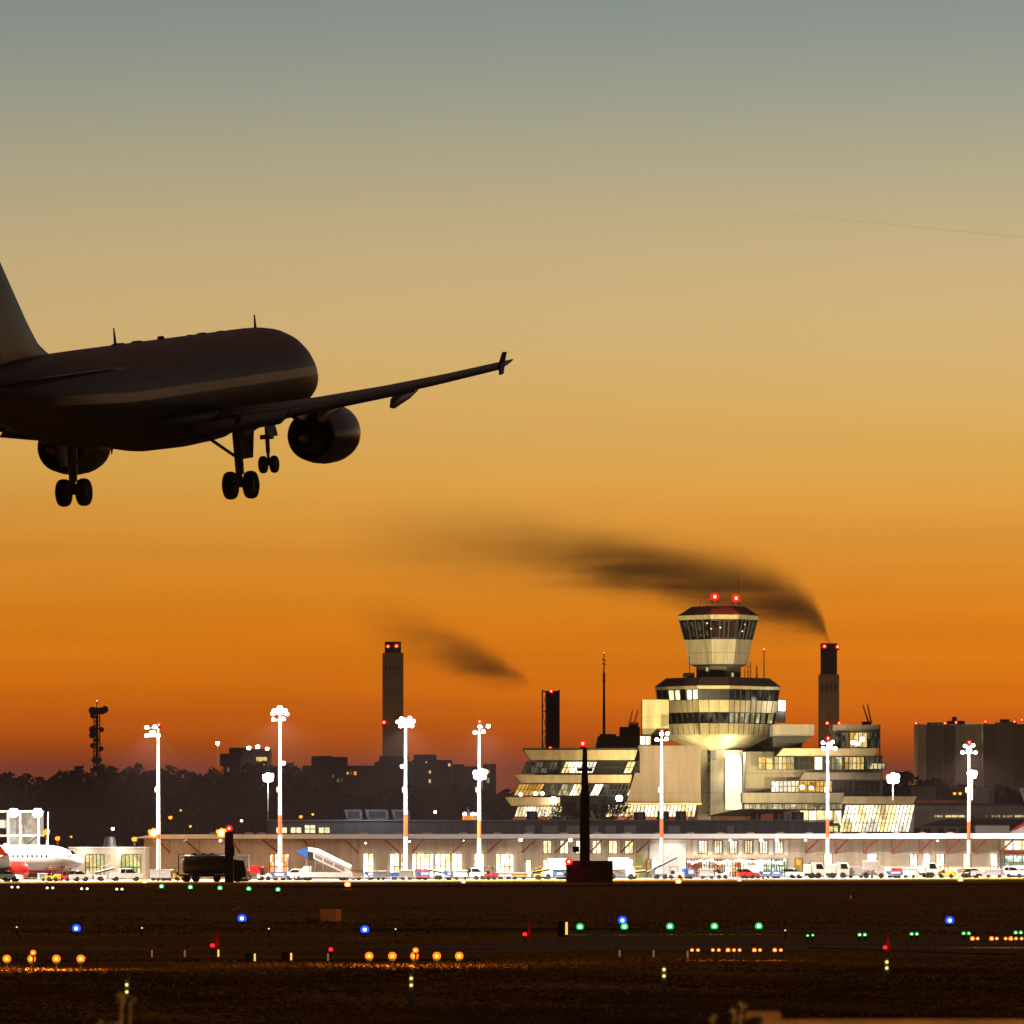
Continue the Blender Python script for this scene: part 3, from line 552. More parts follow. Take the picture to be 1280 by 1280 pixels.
# ------------------------------------------------------------------ far right low terminal
def low_right():
    d = 1330; r = thing('low_terminal', (PX(1230, d), d, 0), 'low flat building with a strip of lit windows at right', 'building')
    w = MB(); w.pb(1141, 1340, 1007, 1060, d, 25); w.build('wall', 'grey_tan', r)
    w = MB(); w.pb(1143, 1340, 1004.5, 1007, d-1, 27); w.build('roof', 'dark_roof', r)
    for (a, b_, l) in ((1167, 1179, 'lit_cream'), (1181, 1207, 'lit_green'), (1213, 1221, 'lit_dim'), (1227, 1237, 'lit_dim'), (1239, 1251, 'lit_cream'), (1253, 1266, 'lit_cream'), (1267, 1300, 'lit_cream')): window(r, a, b_, 1018.5, 1022, d-.5, l, 3)
    f = MB(); f.pp([(1153, 1032), (1185, 1023.5), (1340, 1024), (1340, 1033), (1200, 1031)], d-4, 3.5); f.build('canopy', 'dark_roof', r)
    w = MB(); w.pb(1143, 1218, 1033, 1044, d-8, 6); w.build('lower_wall', 'brown_panel', r)
    for k in range(6): window(r, 1116+26+k*0+[0, 13, 30, 44, 58, 66][k]*1.0, 1116+26+[0, 13, 30, 44, 58, 66][k]+8, 1035.5, 1041, d-8.3, 'glass_dark', 2)
    w = MB(); w.pb(1219, 1262, 1032, 1044, d-12, 6); w.build('white_kiosk', 'edge_white', r); w = MB(); w.pb(1219, 1262, 1031, 1032.2, d-12.2, 6); w.build('red_trim', 'red_paint', r)
    w = MB(); w.pb(1145, 1212, 1000, 1004, d+6, 8); w.build('roof_storey', 'brick', r)
    w = MB(); w.pb(1218, 1242, 985, 1004, d+8, 8); w.build('roof_box', 'grey_metal', r); w = MB(); w.pb(1236, 1241, 987, 1004, d+7, .8); w.build('roof_door', 'red_steel', r)
    w = MB(); w.pb(1142, 1170, 983, 1004, d+10, 8); w.build('tank_house', 'brown_panel', r)
    lamp(P(1200, 1000, d-40), 5000, (1, .85, .7), 1, r)
low_right()
d = 1180; r = thing('awning', P(1270, 1046, d), 'red and white sloping awning cut by the right edge', 'awning')  # wedge taken for an aircraft stabilizer, built as a canopy on a post
w = MB(); w.pp([(1262, 1041), (1300, 1018), (1300, 1043)], d, 4); w.build('canopy', 'white_paint', r); w = MB(); w.pp([(1264, 1038), (1300, 1014), (1300, 1021), (1270, 1037)], d-.1, .09); w.build('red_stripe', 'red_paint', r); MB().pb(1278, 1279, 1043, 1046, d+1, .2).build('post', 'steel', r)  # canopy and post stand in for the aircraft stabilizer
o = MB(); d = 1200; o.pp([(1274, 985), (1300, 983), (1300, 1004), (1280, 1002)], d, .6); tag(o.build('tail_tip', 'white_paint'), 'pale sliver of an aircraft tail at the right edge', 'aircraft tail')
# ------------------------------------------------------------------ long pier
PD = 1165
def pier():
    r = thing('pier_building', (PX(720, PD), PD+10, 0), 'long tan pier with white roof edge, red braces and lit doors', 'building')
    w = MB(); w.pb(180, 1250, 1049, 1102, PD, 22); w.build('wall', 'tan_panel', r)
    f = MB(); f.pp([(166, 1047.5), (190, 1043), (1330, 1041.8), (1330, 1048), (190, 1048.4)], PD-5, 27); f.build('roof', 'edge_white', r)
    f = MB(); f.pb(190, 1262, 1048.6, 1049.6, PD-4.8, .3); f.build('eaves_beam', 'red_steel', r)
    for a, b_ in ((197, 212), (230, 249), (290, 299.5), (328, 347.4), (379, 392), (430.4, 448), (481, 498.6), (528.5, 516), (582.7, 566.5), (627, 609.4), (669.5, 652.7), (710, 694), (752.5, 738), (792, 775.7), (813, 796), (1023.7, 1007), (1059.6, 1043.7), (1096.8, 1079.5), (1131, 1114.6), (1165.8, 1149), (1200, 1183), (1232.8, 1217), (1266.7, 1250)):
        q = MB(); q.tube(P(a, 1049.5, PD-4), P(b_, 1065.4, PD-.4), .15, .15, 6); q.tube(P(b_, 1049.6, PD-.3), P(b_, 1067, PD-.3), .05, .05, 4); q.build('brace', 'red_steel', r)
    dd = PD-.35
    for a, b_, l in ((337, 361, 'lit_orange2'), (454, 467, 'lit_door'), (487, 499, 'lit_door'), (501, 505, 'lit_door'), (593, 605, 'lit_door'), (620, 642, 'lit_door'), (1030, 1040.5, 'lit_door'), (1084, 1096, 'lit_door'), (1137, 1146, 'lit_door'), (1154, 1163, 'lit_door'), (1170, 1180, 'lit_door'), (1204, 1214, 'lit_door'), (1238, 1247, 'lit_door'), (1074, 1083, 'lit_door')):
        if a == 1074: continue
        window(r, a, b_, 1067, 1099, dd, l, 2 if b_-a < 15 else 4, 1, name='door')
    for a, b_, l in ((515, 542, 'lit_door'), (544, 563, 'lit_door'), (565, 578, 'lit_door')): window(r, a, b_, 1067, 1098, dd, l, max(2, int((b_-a)/5)), 1)
    for a, b_, y0 in ((657, 664, 1075), (679, 684, 1075), (786, 791, 1074)): window(r, a, b_, y0, 1099, dd, 'lit_door', 1, 0, name='door')
    for a in (679, 700, 720, 740.5, 761, 781): window(r, a, a+10.5, 1050.8, 1067, dd, 'lit_white', 2, 0)
    for k in range(6): window(r, 874+19*k, 883.5+19*k, 1050.8, 1067, dd, 'lit_white', 3, 0)
    for k in range(7): q = MB(); q.pb(866.5+19*k, 871+19*k, 1050, 1069, PD-.25, .2); q.build('pilaster', 'white_metal', r)
    # shop front
    for k in range(13):
        a = 858 + 9.7*k; window(r, a, a+9.3, 1074, 1099, dd, 'shop' if k in (0, 1, 3, 4, 6, 8) else ('shop_cool' if k in (10, 11, 12, 2) else 'lit_door'), 3, 2, name='shop_window')
    q = MB()
    for k in range(26): q.ball(P(861+4.8*k, 1076 + random.uniform(-1, 3), PD-.9), random.uniform(.14, .3), 6, 4)
    q.build('shop_lamps', 'flood_tail', r)
    # floodlit white bay and green niche
    q = MB(); q.pb(812, 857.5, 1054.5, 1099.5, PD-.3, .25); q.build('white_bay', 'white_metal', r)
    q = MB(); q.pb(795, 803, 1067, 1100, PD-.32, .25); q.build('green_niche', 'green_wall', r)
    for a, b_, l in ((808.5, 813, 'lit_yellow'), (815, 824, 'lit_door')): window(r, a, b_, 1074, 1099, PD-.6, l, 1, 1, name='door')
    window(r, 994, 1003, 1073, 1090, dd, 'lit_yellow', 1, 0, name='door'); window(r, 1011, 1020, 1079, 1086, dd, 'lit_dim', 2, 0)
    for u, v, q_ in ((230+1, 1071-21, .2), (457, 1054, .12), (651, 1049.5, .28), (713, 1050, .3), (276, 1050.6, .25), (913, 1050, .22), (951.5, 1050, .26), (971, 1050, .24), (1007, 1050, .18), (650, 1050, .2), (512, 1052, .15), (580, 1051, .12), (1172, 1051, .12)):
        q = MB(); q.ball(P(u, v, PD-3), q_, 8, 5); q.build('soffit_lamp', 'flood_tail', r)
    # roof domes
    for c in (267, 311, 327, 455, 500, 534, 579, 621, 661, 704, 746, 784, 823, 863, 901, 938, 975, 1011, 1047, 1078, 1120, 1153, 1188):
        q = MB(); rr = []
        for k in range(5): rr.append([(PX(c, PD+3) + 6.2*PD/F*math.cos(k*.38)*math.cos(t*math.pi/6), PD+3 + .9*math.cos(k*.38)*math.sin(t*math.pi/6), PZ(1043, PD+3) + .38*math.sin(k*.38)) for t in range(12)])
        q.ring(rr); q.build('roof_dome', 'dome', r)
    # wall-washers and interior spill
    for u, pw in ((840, 700),): lamp(P(u, 1051, PD-4), pw, (1, .95, .85), .3, r, (P(838, 1070, PD), 110))
    # shop at right end
    w = MB(); w.pb(1250.5, 1330, 1049.5, 1102, PD+1, 20); w.build('end_shop_wall', 'white_metal', r)
    window(r, 1255, 1300, 1050.5, 1062.5, PD+.4, 'lit_white', 4, 0, name='shop_window'); window(r, 1256, 1300, 1069, 1078, PD+.4, 'shop_cool', 4, 0, name='shop_window')
    w = MB(); w.pb(1255, 1310, 1063.5, 1068, PD-.4, .8); w.build('red_awning', 'red_steel', r)
    w = MB(); w.pb(1257, 1262, 1078, 1099, PD-.2, .6); w.build('post', 'white_metal', r)
    w = MB(); w.pb(1264, 1310, 1082, 1086, PD-.3, .5); w.pb(1262, 1310, 1088, 1092, PD-.3, .5); w.build('counter', 'white_metal', r)
glow('lit_door', (1, .95, .82), 5.0, False, (1, .62, .22), 1.3, stretch=(1.5, 1, .7), lo=.3); glow('lit_orange2', (1, .85, .6), 2.4, False, (1, .3, .05), 1.4, stretch=(1.5, 1, .8)); mat('green_wall', (.36, .38, .12), .7)
pier()
def penthouse():
    d = 1195; r = thing('roof_storey_building', (PX(700, d), d+6, PZ(1043, d)), 'slate grey set-back storey standing on the pier roof', 'building')
    w = MB(); w.pp([(334, 1026), (380, 1025), (420, 1026), (1042, 1026.5), (1042, 1046), (334, 1046)], d, 14); w.build('wall', 'slate_panel', r)
    for a, b_, y0 in ((345, 359, 1034), (363, 377, 1034), (380.5, 394.5, 1031), (398, 412.5, 1034)): window(r, a, b_, y0, 1041.5, d-.4, 'lit_cream2', 2, 1 if y0 == 1031 else 0)
    w = MB(); w.pb(333.5, 1043, 1024.8, 1025.9, d-.6, 15); w.build('parapet', 'grey_metal', r)
    for a, b_ in ((657, 668), (678, 697), (708, 724), (737, 748), (757, 770), (780, 795), (835, 850), (909, 917)): w = MB(); w.pb(a, b_, 1032, 1041, d-.3, .25); w.build('cladding_bay', 'grey_paint', r)
    w = MB(); w.pb(1034, 1050, 1029, 1044, d-1, 4); w.build('hatch_house', 'concrete_dark', r); window(r, 1036, 1048, 1032, 1040, d-1.4, 'lit_green', 2)
glow('lit_cream2', (1, .9, .55), 1.6, False, (.9, .7, .35), 1.5, lo=.7)
penthouse()
def rooftop_units():
    d = 1200
    def unit(x0, x1, y0, y1, label, wedge=True, m='grey_metal'):
        r = thing('roof_unit', (PX((x0+x1)/2, d), d+2, PZ(y1, d)), label, 'ventilation unit', 'ventilation units on the pier roof')
        w = MB()
        if wedge: w.pp([(x0+4, y1), (x1, y1), (x1, y0+3), (x1-2, y0), (x0, y0)], d, 4)
        else: w.pb(x0, x1, y0, y1, d, 3)
        w.build('casing', m, r); q = MB(); q.pb(x0+5, x1-3, y0+2, y1-2, d-.12, .1); q.build('louvre', 'slate_panel', r)
    unit(430, 452.5, 1012, 1024.5, 'leftmost wedge-shaped ventilation unit on the pier roof'); unit(456, 485, 1012, 1024.5, 'widest wedge-shaped ventilation unit on the pier roof'); unit(489, 512, 1012, 1024.5, 'wedge-shaped ventilation unit beside the third mast')
    unit(792.5, 807, 1015, 1031, 'dark square roof unit right of the bushy trees', False, 'near_black'); unit(822, 836, 1014, 1031, 'dark square roof unit behind the mast left of the tower shaft', False, 'near_black'); unit(845, 858, 1014, 1031, 'dark square roof unit next to the tower shaft', False, 'near_black')
    unit(939.5, 951, 1015, 1028, 'dark unit at the right of the pyramid roof', False, 'near_black'); unit(967, 979.5, 1015, 1029, 'middle dark unit of the three right of the tower', False, 'near_black'); unit(990, 1005, 1015, 1029, 'dark unit beside the lit hall glazing', False, 'near_black')
    unit(658, 672, 1014, 1030, 'dark roof unit below the left terminal wing corner', False, 'near_black'); unit(979.5, 989.5, 1015, 1030, 'pale grey roof unit between two dark ones', False, 'grey_metal')
    r = thing('roof_pavilion', (PX(945, d), d+4, PZ(1030, d)), 'low pavilion with dark pyramid roof below the tower shaft', 'pavilion')
    w = MB(); w.pb(890, 939, 1020, 1031, d+1, 6); w.build('wall', 'brick_pale', r); w = MB(); w.pp([(883, 1020), (925, 1011.5), (1000, 1012), (940, 1020)], d, 9); w.build('roof', 'dark_roof', r)
    lamp(P(910, 1019, d-5), 300, (1, .6, .35), .3, r); lamp(P(460, 1000, d-12), 1500, (.85, .9, 1), .5)
    r = thing('roof_kiosk', (PX(588, d), d+30, PZ(1026, d)), 'small orange-lit kiosk with lamps behind the pier roof', 'kiosk')
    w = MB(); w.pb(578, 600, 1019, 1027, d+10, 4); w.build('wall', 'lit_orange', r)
    for u in (581, 591, 597): q = MB(); q.ball(P(u, 1017.5, d+9), .32, 8, 5); q.build('lamp', 'flood_tail', r)
    q = MB(); q.tube(P(587, 1019, d+10), P(584, 1009, d+10), .1, .1, 4); q.build('pole', 'steel', r)
mat('brick_pale', (.5, .3, .18), .7)
rooftop_units()
# ------------------------------------------------------------------ annex and glass jetty house at left
def annex():
    d = 1105; r = thing('annex', (PX(130, d), d, 0), 'low tan annex with two green-lit gate windows behind the parked airliner', 'building')
    w = MB(); w.pb(86, 181, 1060.5, 1106, d, 15); w.build('wall', 'tan_panel', r); w = MB(); w.pb(85.5, 181.5, 1058.6, 1060.3, d-.4, 15.6); w.build('roof_edge', 'white_metal', r)
    for a, b_ in ((107, 130), (152, 176)): window(r, a, b_, 1068, 1100, d-.4, 'lit_green', 5, 1, name='gate_window')
    for u in (104.5, 149.5): q = MB(); q.ball(P(u, 1066, d-1), .28, 8, 5); q.build('wall_lamp', 'flood', r); lamp(P(u, 1066, d-1.5), 140, (1, .9, .75), .2, r)
    q = MB(); q.lathe([(.95, PZ(1058, d+3)), (.65, PZ(1046, d+3))], PX(137, d+3), d+4, 12); q.build('roof_cowl', 'steel', r)
    d = 1085; r = thing('jetty_house', (PX(22, d), d, 0), 'white glazed jetty house on columns behind the parked airliner', 'building')
    w = MB(); w.pb(8, 50, 1016, 1045, d+1.2, 8); w.build('lit_hall', 'jetty_lit', r); w = MB(); w.pb(-60, 8, 1015, 1043, d+1, 8); w.build('dark_hall', 'glass_dark', r)
    w = MB(); w.pb(-60, 50, 1013, 1015.4, d, 10); w.pb(-60, 50, 1043.5, 1045.5, d, 10); w.build('floor_slab', 'white_metal', r)
    f = MB()
    for u in (20, 29, 35): f.pb(u, u+1, 1015.5, 1043.4, d+.6, .4)
    f.pb(40.5, 46, 1023, 1040, d+.7, .3); f.build('mullions', 'frame_dark', r)
    for u in (9, 24, 47): q = MB(); q.pb(u, u+2, 1015, 1104, d-.4, .5); q.build('column', 'white_metal', r)
    q = MB(); q.pb(9, 50, 1046, 1064, d+3, .3); q.build('rear_screen', 'jetty_lit', r); q = MB(); q.tube(P(30, 1060, d), P(46, 1045, d), .12, .12, 5); q.build('strut', 'near_black', r)
    q = MB(); q.pb(-60, 8, 1025, 1035, d+.4, .3); q.build('balustrade', 'steel', r); MB().pb(59.2, 60.6, 1015, 1100, d, .25).build('flag_pole', 'white_metal', r)
    for u, l in ((17, 'left'), (47, 'right')): q = MB(); q.ball(P(u, 1016, d-1), .75, 8, 5); q.build('floodlight', 'flood_tail', r); lamp(P(u, 1017, d-2.2), 6000, (1, .8, .55), .4, r)
glow('jetty_lit', (.95, .85, .68), .85, False, (.6, .48, .34), .5, stretch=(1, 1, .4), lo=.8)
annex()
# ------------------------------------------------------------------ floodlight masts
def mast(px, ytop, bands, lean, label, power=15000, heads=None, red=True):
    d = dedge(px) + 14; b = Vector((PX(px, d), d, 0)); r = thing('floodlight_mast', b, label, 'floodlight mast', 'tall apron floodlight masts'); zt = PZ(ytop, d)
    ys = [1104] + bands + [ytop]; 
    for i in range(len(ys)-1):
        z0 = max(0.0, PZ(ys[i], d)); z1 = PZ(ys[i+1], d); k = lambda z: .34 - .18*z/zt
        q = MB(); q.tube((b.x, b.y, z0), (b.x, b.y, z1), k(z0), k(z1), 10); q.build('pole_section', 'mast_white' if i % 2 == 0 else 'mast_red', r)
    for (dx, dy_, w_) in (heads or ((-.6, 3, .9), (.3, 11, .9))):
        c = Vector((b.x + dx, d, PZ(ytop + dy_, d))); q = MB(); q.box(c.x-w_, c.x+w_, d-.25, d+.1, c.z-.12, c.z+.12); q.build('crossarm', 'steel', r)
        n_ = max(2, int(round(w_*3.2)))
        for k_ in range(n_):
            t_ = -1 + 2*k_/(n_-1); p = c + Vector((t_*w_, -.45, .1 + .22*(1-abs(t_)) + .1*(k_ % 2))); q = MB(); q.box(p.x-.22, p.x+.22, p.y-.1, p.y+.35, p.z-.24, p.z+.24)
            o = q.build('floodlight', 'near_black', r); q = MB(); q.ball(p - Vector((0, .2, .05)), .27 + .14*(1-abs(t_)), 8, 6); q.build('lamp_glass', 'flood', o)
    c = Vector((b.x + lean, d - 1.4, zt - 1.2)); lamp(c, power*10, (1, .84, .70), .5, r, (Vector((c.x, c.y + 2, 0)), 170))
    if red: beacon(px+.5, ytop-2, d-.3, .36, 'red light atop ' + label, group='red lights on masts')
    q = MB(); p = P(px-3.5, 990, d); q.path([P(px, 990, d), p, p + Vector((0, 0, .7))], .07); q.build('bracket', 'mast_white', r)
mast(-60, 905, [1049, 1025], 0, 'tall mast just outside the left edge, lighting the parked airliner', 17000, ((0, 3, .8), (0, 11, .8)))  # extra mast out of view, put in to light the parked airliner
mast(198, 908, [1095, 1085, 1049, 1043][2:], -1, 'first tall mast from the left, beside an orange lamp', 15000, ((-1.0, 2, .55), (-.8, 12, .8)))
mast(350, 888, [1044, 1019], 0, 'second tall mast from the left, above the covered stairs', 17000, ((0, 1, .8), (0, 5, 1.0), (-.2, 12, .7)), False)
mast(507, 899, [1093, 1080, 1046, 1018][2:], 0, 'tall mast standing right of the square left chimney', 17000, ((0, 0, .6), (0, 4, 1.1), (.1, 9, .8)), False)
mast(599, 904, [1048, 1025], .8, 'tall mast with a second floodlight halfway up', 15000, ((.7, 5, .6), (0, 12, .6)))
mast(827, 916, [1047, 1023], 0, 'tall mast in front of the tan block left of the tower shaft', 13000, ((.4, 2, .45), (0, 9, .7)))
mast(1034.5, 925, [1047, 1023], 0, 'tall mast in front of the right terminal wing', 15000, ((0, 4, .7), (.2, 11, .9)))
mast(1211, 930, [1050, 1027], 0, 'tallest lamp mast near the right edge, before the hangar', 15000, ((0, 3, .6), (0, 11, 1.0)))
# ------------------------------------------------------------------ dark poles in the infield (in front of the apron)
def obelisk():
    d = 1000; r = thing('antenna_obelisk', (PX(731, d), d, 0), 'dark obelisk-like antenna pole topped by a red light in the middle', 'antenna')
    q = MB(); z = lambda y: PZ(y, d); k = d/F
    rr = []
    for y, w_ in ((1090, 6.3), (1000, 6), (985, 4.5), (935, 2.6)): rr.append([(PX(731, d)+a*w_*k, d+b_*w_*k, z(y)) for a, b_ in ((-1, -1), (1, -1), (1, 1), (-1, 1))])
    q.ring(rr, True, False); q.build('shaft', 'near_black', r); q = MB(); q.pb(721.5, 740.5, 960, 964, d-.2, .4); q.build('crossarm', 'near_black', r); q = MB(); q.pb(716, 724, 1058, 1065, d-.2, .5); q.build('side_box', 'near_black', r)
    d = 985; o = MB(); o.pb(708, 766, 1076, 1103.3, d, 4); o.k = 1; o.pb(725, 765, 1076.4, 1083, d-.1, .08); tag(o.build('equipment_hut', ['rust_brown', 'near_black']), 'dark reddish equipment hut at the foot of the obelisk', 'hut')
    beacon(728.5, 929.5, 999, .5, 'red light on the tip of the dark obelisk', power=60); beacon(711, 1077, d-.6, .5, 'red light on the left corner of the dark hut', power=40)
    d = 1000; r = thing('antenna_pole', (PX(286, d), d, 0), 'stubby black pole with a red light in front of the tanker', 'antenna'); q = MB(); q.pb(281, 291.5, 1040, 1105, d, .9); q.build('shaft', 'black_brown', r); q = MB(); q.pb(291.5, 293, 1056, 1070, d+.2, .4); q.build('bracket', 'black_brown', r)
    beacon(286.5, 1035.5, d, .45, 'red light on the stubby black pole', power=40)
obelisk()
# ------------------------------------------------------------------ airliners (x = -station, y = left, z = up, metres)
def airliner(name, label, mw, o):
    """o: dict of dimensions/materials"""
    r = thing(name, (0, 0, 0), label, 'airliner', None); r.matrix_world = mw; OFF[r.name] = Vector((0, 0, 0))
    S = o.get('s', 1); R_ = o.get('rw', 1); g = o['gear']
    body = [(0, .04, -.32, -.40), (.15, .32, -.05, -.72), (.5, .62, .22, -1.0), (1, .93, .5, -1.3), (1.6, 1.2, .80, -1.52), (2.1, 1.38, 1.15, -1.66), (2.7, 1.55, 1.48, -1.8), (3.4, 1.72, 1.74, -1.92), (4.3, 1.87, 1.93, -2.0), (5.5, 1.95, 2.04, -2.06), (7, 1.975, 2.07, -2.07), (12, 1.975, 2.07, -2.07), (18, 1.975, 2.07, -2.07), (23.5, 1.975, 2.07, -2.07),
            (25.5, 1.95, 2.07, -1.96), (27.5, 1.87, 2.06, -1.66), (29.5, 1.70, 2.02, -1.24), (31.5, 1.45, 1.95, -.74), (33.5, 1.10, 1.82, -.18), (35.3, .74, 1.63, .32), (36.7, .42, 1.42, .68), (37.4, .22, 1.22, .85)]
    n = 36; rr = []
    for s, w, t, b in body:
        zc = (t+b)/2; hh = (t-b)/2
        rr.append([(-s*S, w*R_*math.sin(2*math.pi*k/n), (zc + hh*math.cos(2*math.pi*k/n))*R_) for k in range(n)])
    MB().ring(rr).build('fuselage', o['body'], r, True)
    # belly fairing
    rr = []
    for s, w, zb in ((10.6, .9, -1.9), (11.4, 1.6, -2.3), (12.8, 2.05, -2.5), (16, 2.15, -2.56), (19, 2.1, -2.5), (20.8, 1.6, -2.3), (22.2, .8, -2.0)):
        rr.append([(-s*S, w*R_*math.cos(math.pi*2*k/20), (-1.35 + (zb+1.35)*abs(math.sin(math.pi*2*k/20))**.8*(1 if math.sin(math.pi*2*k/20) > 0 else -.35))*R_) for k in range(20)])
    MB().ring(rr).build('belly_fairing', o['belly'], r, True)
    def foil(xle, y, z, ch, th, tw=0, vert=False, sg=1):
        pts = []
        for u, h in ((0, 0), (.05, .42), (.2, .85), (.4, 1), (.65, .72), (1, .04), (1, -.04), (.65, -.42), (.4, -.6), (.2, -.6), (.05, -.34)):
            x = -(xle + u*ch); hh = h*ch*th*.5
            pts.append((x, y + hh, z) if vert else (x, y, z + hh - (u*ch)*math.sin(tw)))
        return pts
    for sg, side in ((1, 'left'), (-1, 'right')):
        wz = lambda y: -1.30 + (y-1.9)*math.tan(math.radians(5.3)) + .0022*(y-1.9)**2
        W_ = []
        for y in (0.5, 1.9, 4.2, 6.4, 10, 13.5, 17.0):
            le = 11.9 + max(0, y-1.9)*.518; te = 18.0 if y <= 6.4 else 18.0 + (y-6.4)*.325
            if y < 1.9: le = 11.6
            W_.append(foil(le*S, sg*y, wz(y), (te-le)*S, .125 - .0015*y, math.radians(2.9 + .50*y)))
        MB().ring(W_).build('wing', o['wing'], r, True)
        # flaps hanging behind the trailing edge
        for (ya, yb, nm) in ((2.1, 6.38, 'flap'), (6.42, 12.9, 'flap')):
            if not o['flaps']: continue
            fp = []
            for y in (ya, yb):
                te = 18.0 if y <= 6.4 else 18.0 + (y-6.4)*.325; c = (1.75 if yb < 6.4 else 1.2) - .045*y; a = math.radians(19); z0 = wz(y) - .30
                fp.append([(-(te - .15 + u*c*math.cos(a)), sg*y, z0 - u*c*math.sin(a) + h) for u, h in ((0, .08), (.2, .16), (.6, .10), (1, 0), (.6, -.04), (.2, -.1), (0, -.06))])
            MB().ring(fp).build(nm, o['flapm'], r, True)
        for y in (4.6, 8.2, 11.9):
            if not o['flaps']: break
            te = 18.0 if y <= 6.4 else 18.0 + (y-6.4)*.325; rr = []
            for u, q, dz in ((-2.2, .05, 0), (-1.2, .22, -.08), (0, .30, -.2), (.6, .25, -.36), (1.0, .05, -.5)):
                rr.append([(-(te+u), sg*y + q*.62*math.cos(k*math.pi/5), wz(y) - .40 + dz + q*math.sin(k*math.pi/5)) for k in range(10)])
            MB().ring(rr).build('flap_track_fairing', o['fairing'], r, True)
        # wing tip
        if o['winglet'] == 'fence':
            y = 17.05; z = wz(y); f = MB(); f.add([(-20.8, sg*y, z), (-21.35, sg*(y+.30), z+.36), (-21.7, sg*(y+.30), z+.38), (-21.45, sg*y, z-.15), (-21.75, sg*(y+.12), z-.55), (-21.4, sg*(y+.12), z-.52)] + [(-20.8, sg*(y-.09), z), (-21.35, sg*(y+.22), z+.36), (-21.7, sg*(y+.22), z+.38), (-21.45, sg*(y-.09), z-.15), (-21.75, sg*(y+.04), z-.55), (-21.4, sg*(y+.04), z-.52)],
                     [(0, 1, 2, 3), (0, 3, 4, 5), (6, 9, 8, 7), (6, 11, 10, 9), (0, 6, 7, 1), (1, 7, 8, 2), (2, 8, 9, 3), (3, 9, 10, 4), (4, 10, 11, 5), (5, 11, 6, 0)]); f.build('wing_fence', o['wletm'], r, True)
        else:
            z = wz(17); f = MB(); f.ring([foil(19.7*S, sg*17.0, z, 1.75, .1), foil(20.5*S, sg*17.45, z+.45, 1.5, .09), foil(21.6*S, sg*17.75, z+1.5, 1.1, .08), foil(22.6*S, sg*17.95, z+2.5, .65, .08)]); f.build('winglet', o['wletm'], r, True)
        # engine
        ye, ze = o['eng_y'], o['eng_z']; nac = [(11.25, .97), (11.3, 1.06), (11.55, 1.17), (12.1, 1.25), (12.9, 1.26), (13.6, 1.19), (14.2, 1.07), (14.45, 1.02)]
        def rg(s, q): return [(-s*S, sg*ye + q*math.cos(k*math.pi/14), ze + q*(1.0 if math.sin(k*math.pi/14) > 0 else o.get('flat', 1))*math.sin(k*math.pi/14)) for k in range(28)]
        e = MB().ring([rg(s, q) for s, q in nac] + [rg(14.4, .97), rg(13.5, .95)] , False).build('engine_nacelle', o['nac'], r, True)
        MB().ring([rg(11.25, .97), rg(11.6, .90), rg(12.2, .88)], False).build('inlet_duct', 'near_black', e, True)
        MB().ring([rg(12.15, .89), rg(12.2, .2)], True).build('fan', 'steel', e, True)
        MB().ring([rg(13.45, .96), rg(13.5, .5)], True).build('fan_duct', 'near_black', e, True); MB().ring([rg(13.5, .74), rg(14.4, .68), rg(15.2, .50), rg(15.15, .46), rg(14.6, .46)], False).build('core_nozzle', 'near_black', e, True); MB().ring([rg(14.5, .45), rg(14.7, .32), rg(15.3, .2), rg(15.8, .03)], True).build('exhaust_cone', 'steel', e, True)
        zt = ze+1.1; wzv = wz(ye); MB().ring([[(-s*S, sg*ye + a, z) for a, z in ((-.17, z0), (.17, z0), (.17, z1), (-.17, z1))] for s, z0, z1 in ((12.2, zt-.1, zt+.12), (13.2, zt-.2, wzv+.05), (15.4, ze+.7, wzv-.05), (16.8, wzv-.35, wzv-.15))], True, False).build('pylon', o['nac'], r, True)
        # tailplane
        f = MB(); f.ring([foil(30.9*S, sg*.3, 1.0, 3.95*S, .10), foil((30.9+.3)*S, sg*1.0, 1.05, 3.7*S, .10), foil((30.9+3.55)*S, sg*6.1, 1.05+5.1*math.tan(math.radians(5.5)), 1.45*S, .09)]); f.build('tailplane', o['wing'], r, True)
        # main gear
        ax = g['main']; ys = 3.8*sg; f = MB(); f.tube((-17.6*S, ys*.98, -1.2), (-17.7*S, ys, ax+.45), .21, .18, 10); f.tube((-17.7*S, ys, ax+.7), (-17.7*S, ys, ax), .11, .11, 8)
        f.tube((-17.7*S, ys-.62, ax), (-17.7*S, ys+.62, ax), .1, .1, 8); f.tube((-17.6*S, ys*.45, -1.6), (-17.7*S, ys, ax+1.1), .08, .07, 6); f.tube((-17.2*S, ys, -1.3), (-17.65*S, ys, ax+.9), .05, .05, 5); f.tube((-17.95*S, ys, ax+.9), (-18.1*S, ys, ax+.5), .04, .04, 5); f.tube((-18.1*S, ys, ax+.5), (-17.8*S, ys, ax+.1), .04, .04, 5)
        f = f.build('main_gear_strut', o['gearm'], r, True)
        for a in (-.46, .46): wheel_lathe((-17.7*S, ys+a, ax), .585, .40, r if False else f)
        if g['doors']: q = MB(); q.ring([[(-16.7*S, ys + sg*.42, -1.3), (-18.7*S, ys + sg*.42, -1.3), (-18.7*S, ys + sg*.34, -1.3), (-16.7*S, ys+sg*.34, -1.3)], [(-17.0*S, ys + sg*.36, -3.05), (-18.3*S, ys + sg*.36, -3.05), (-18.3*S, ys+sg*.28, -3.05), (-17.0*S, ys+sg*.28, -3.05)]], True, False); q.build('gear_door', o['belly'], r, True)
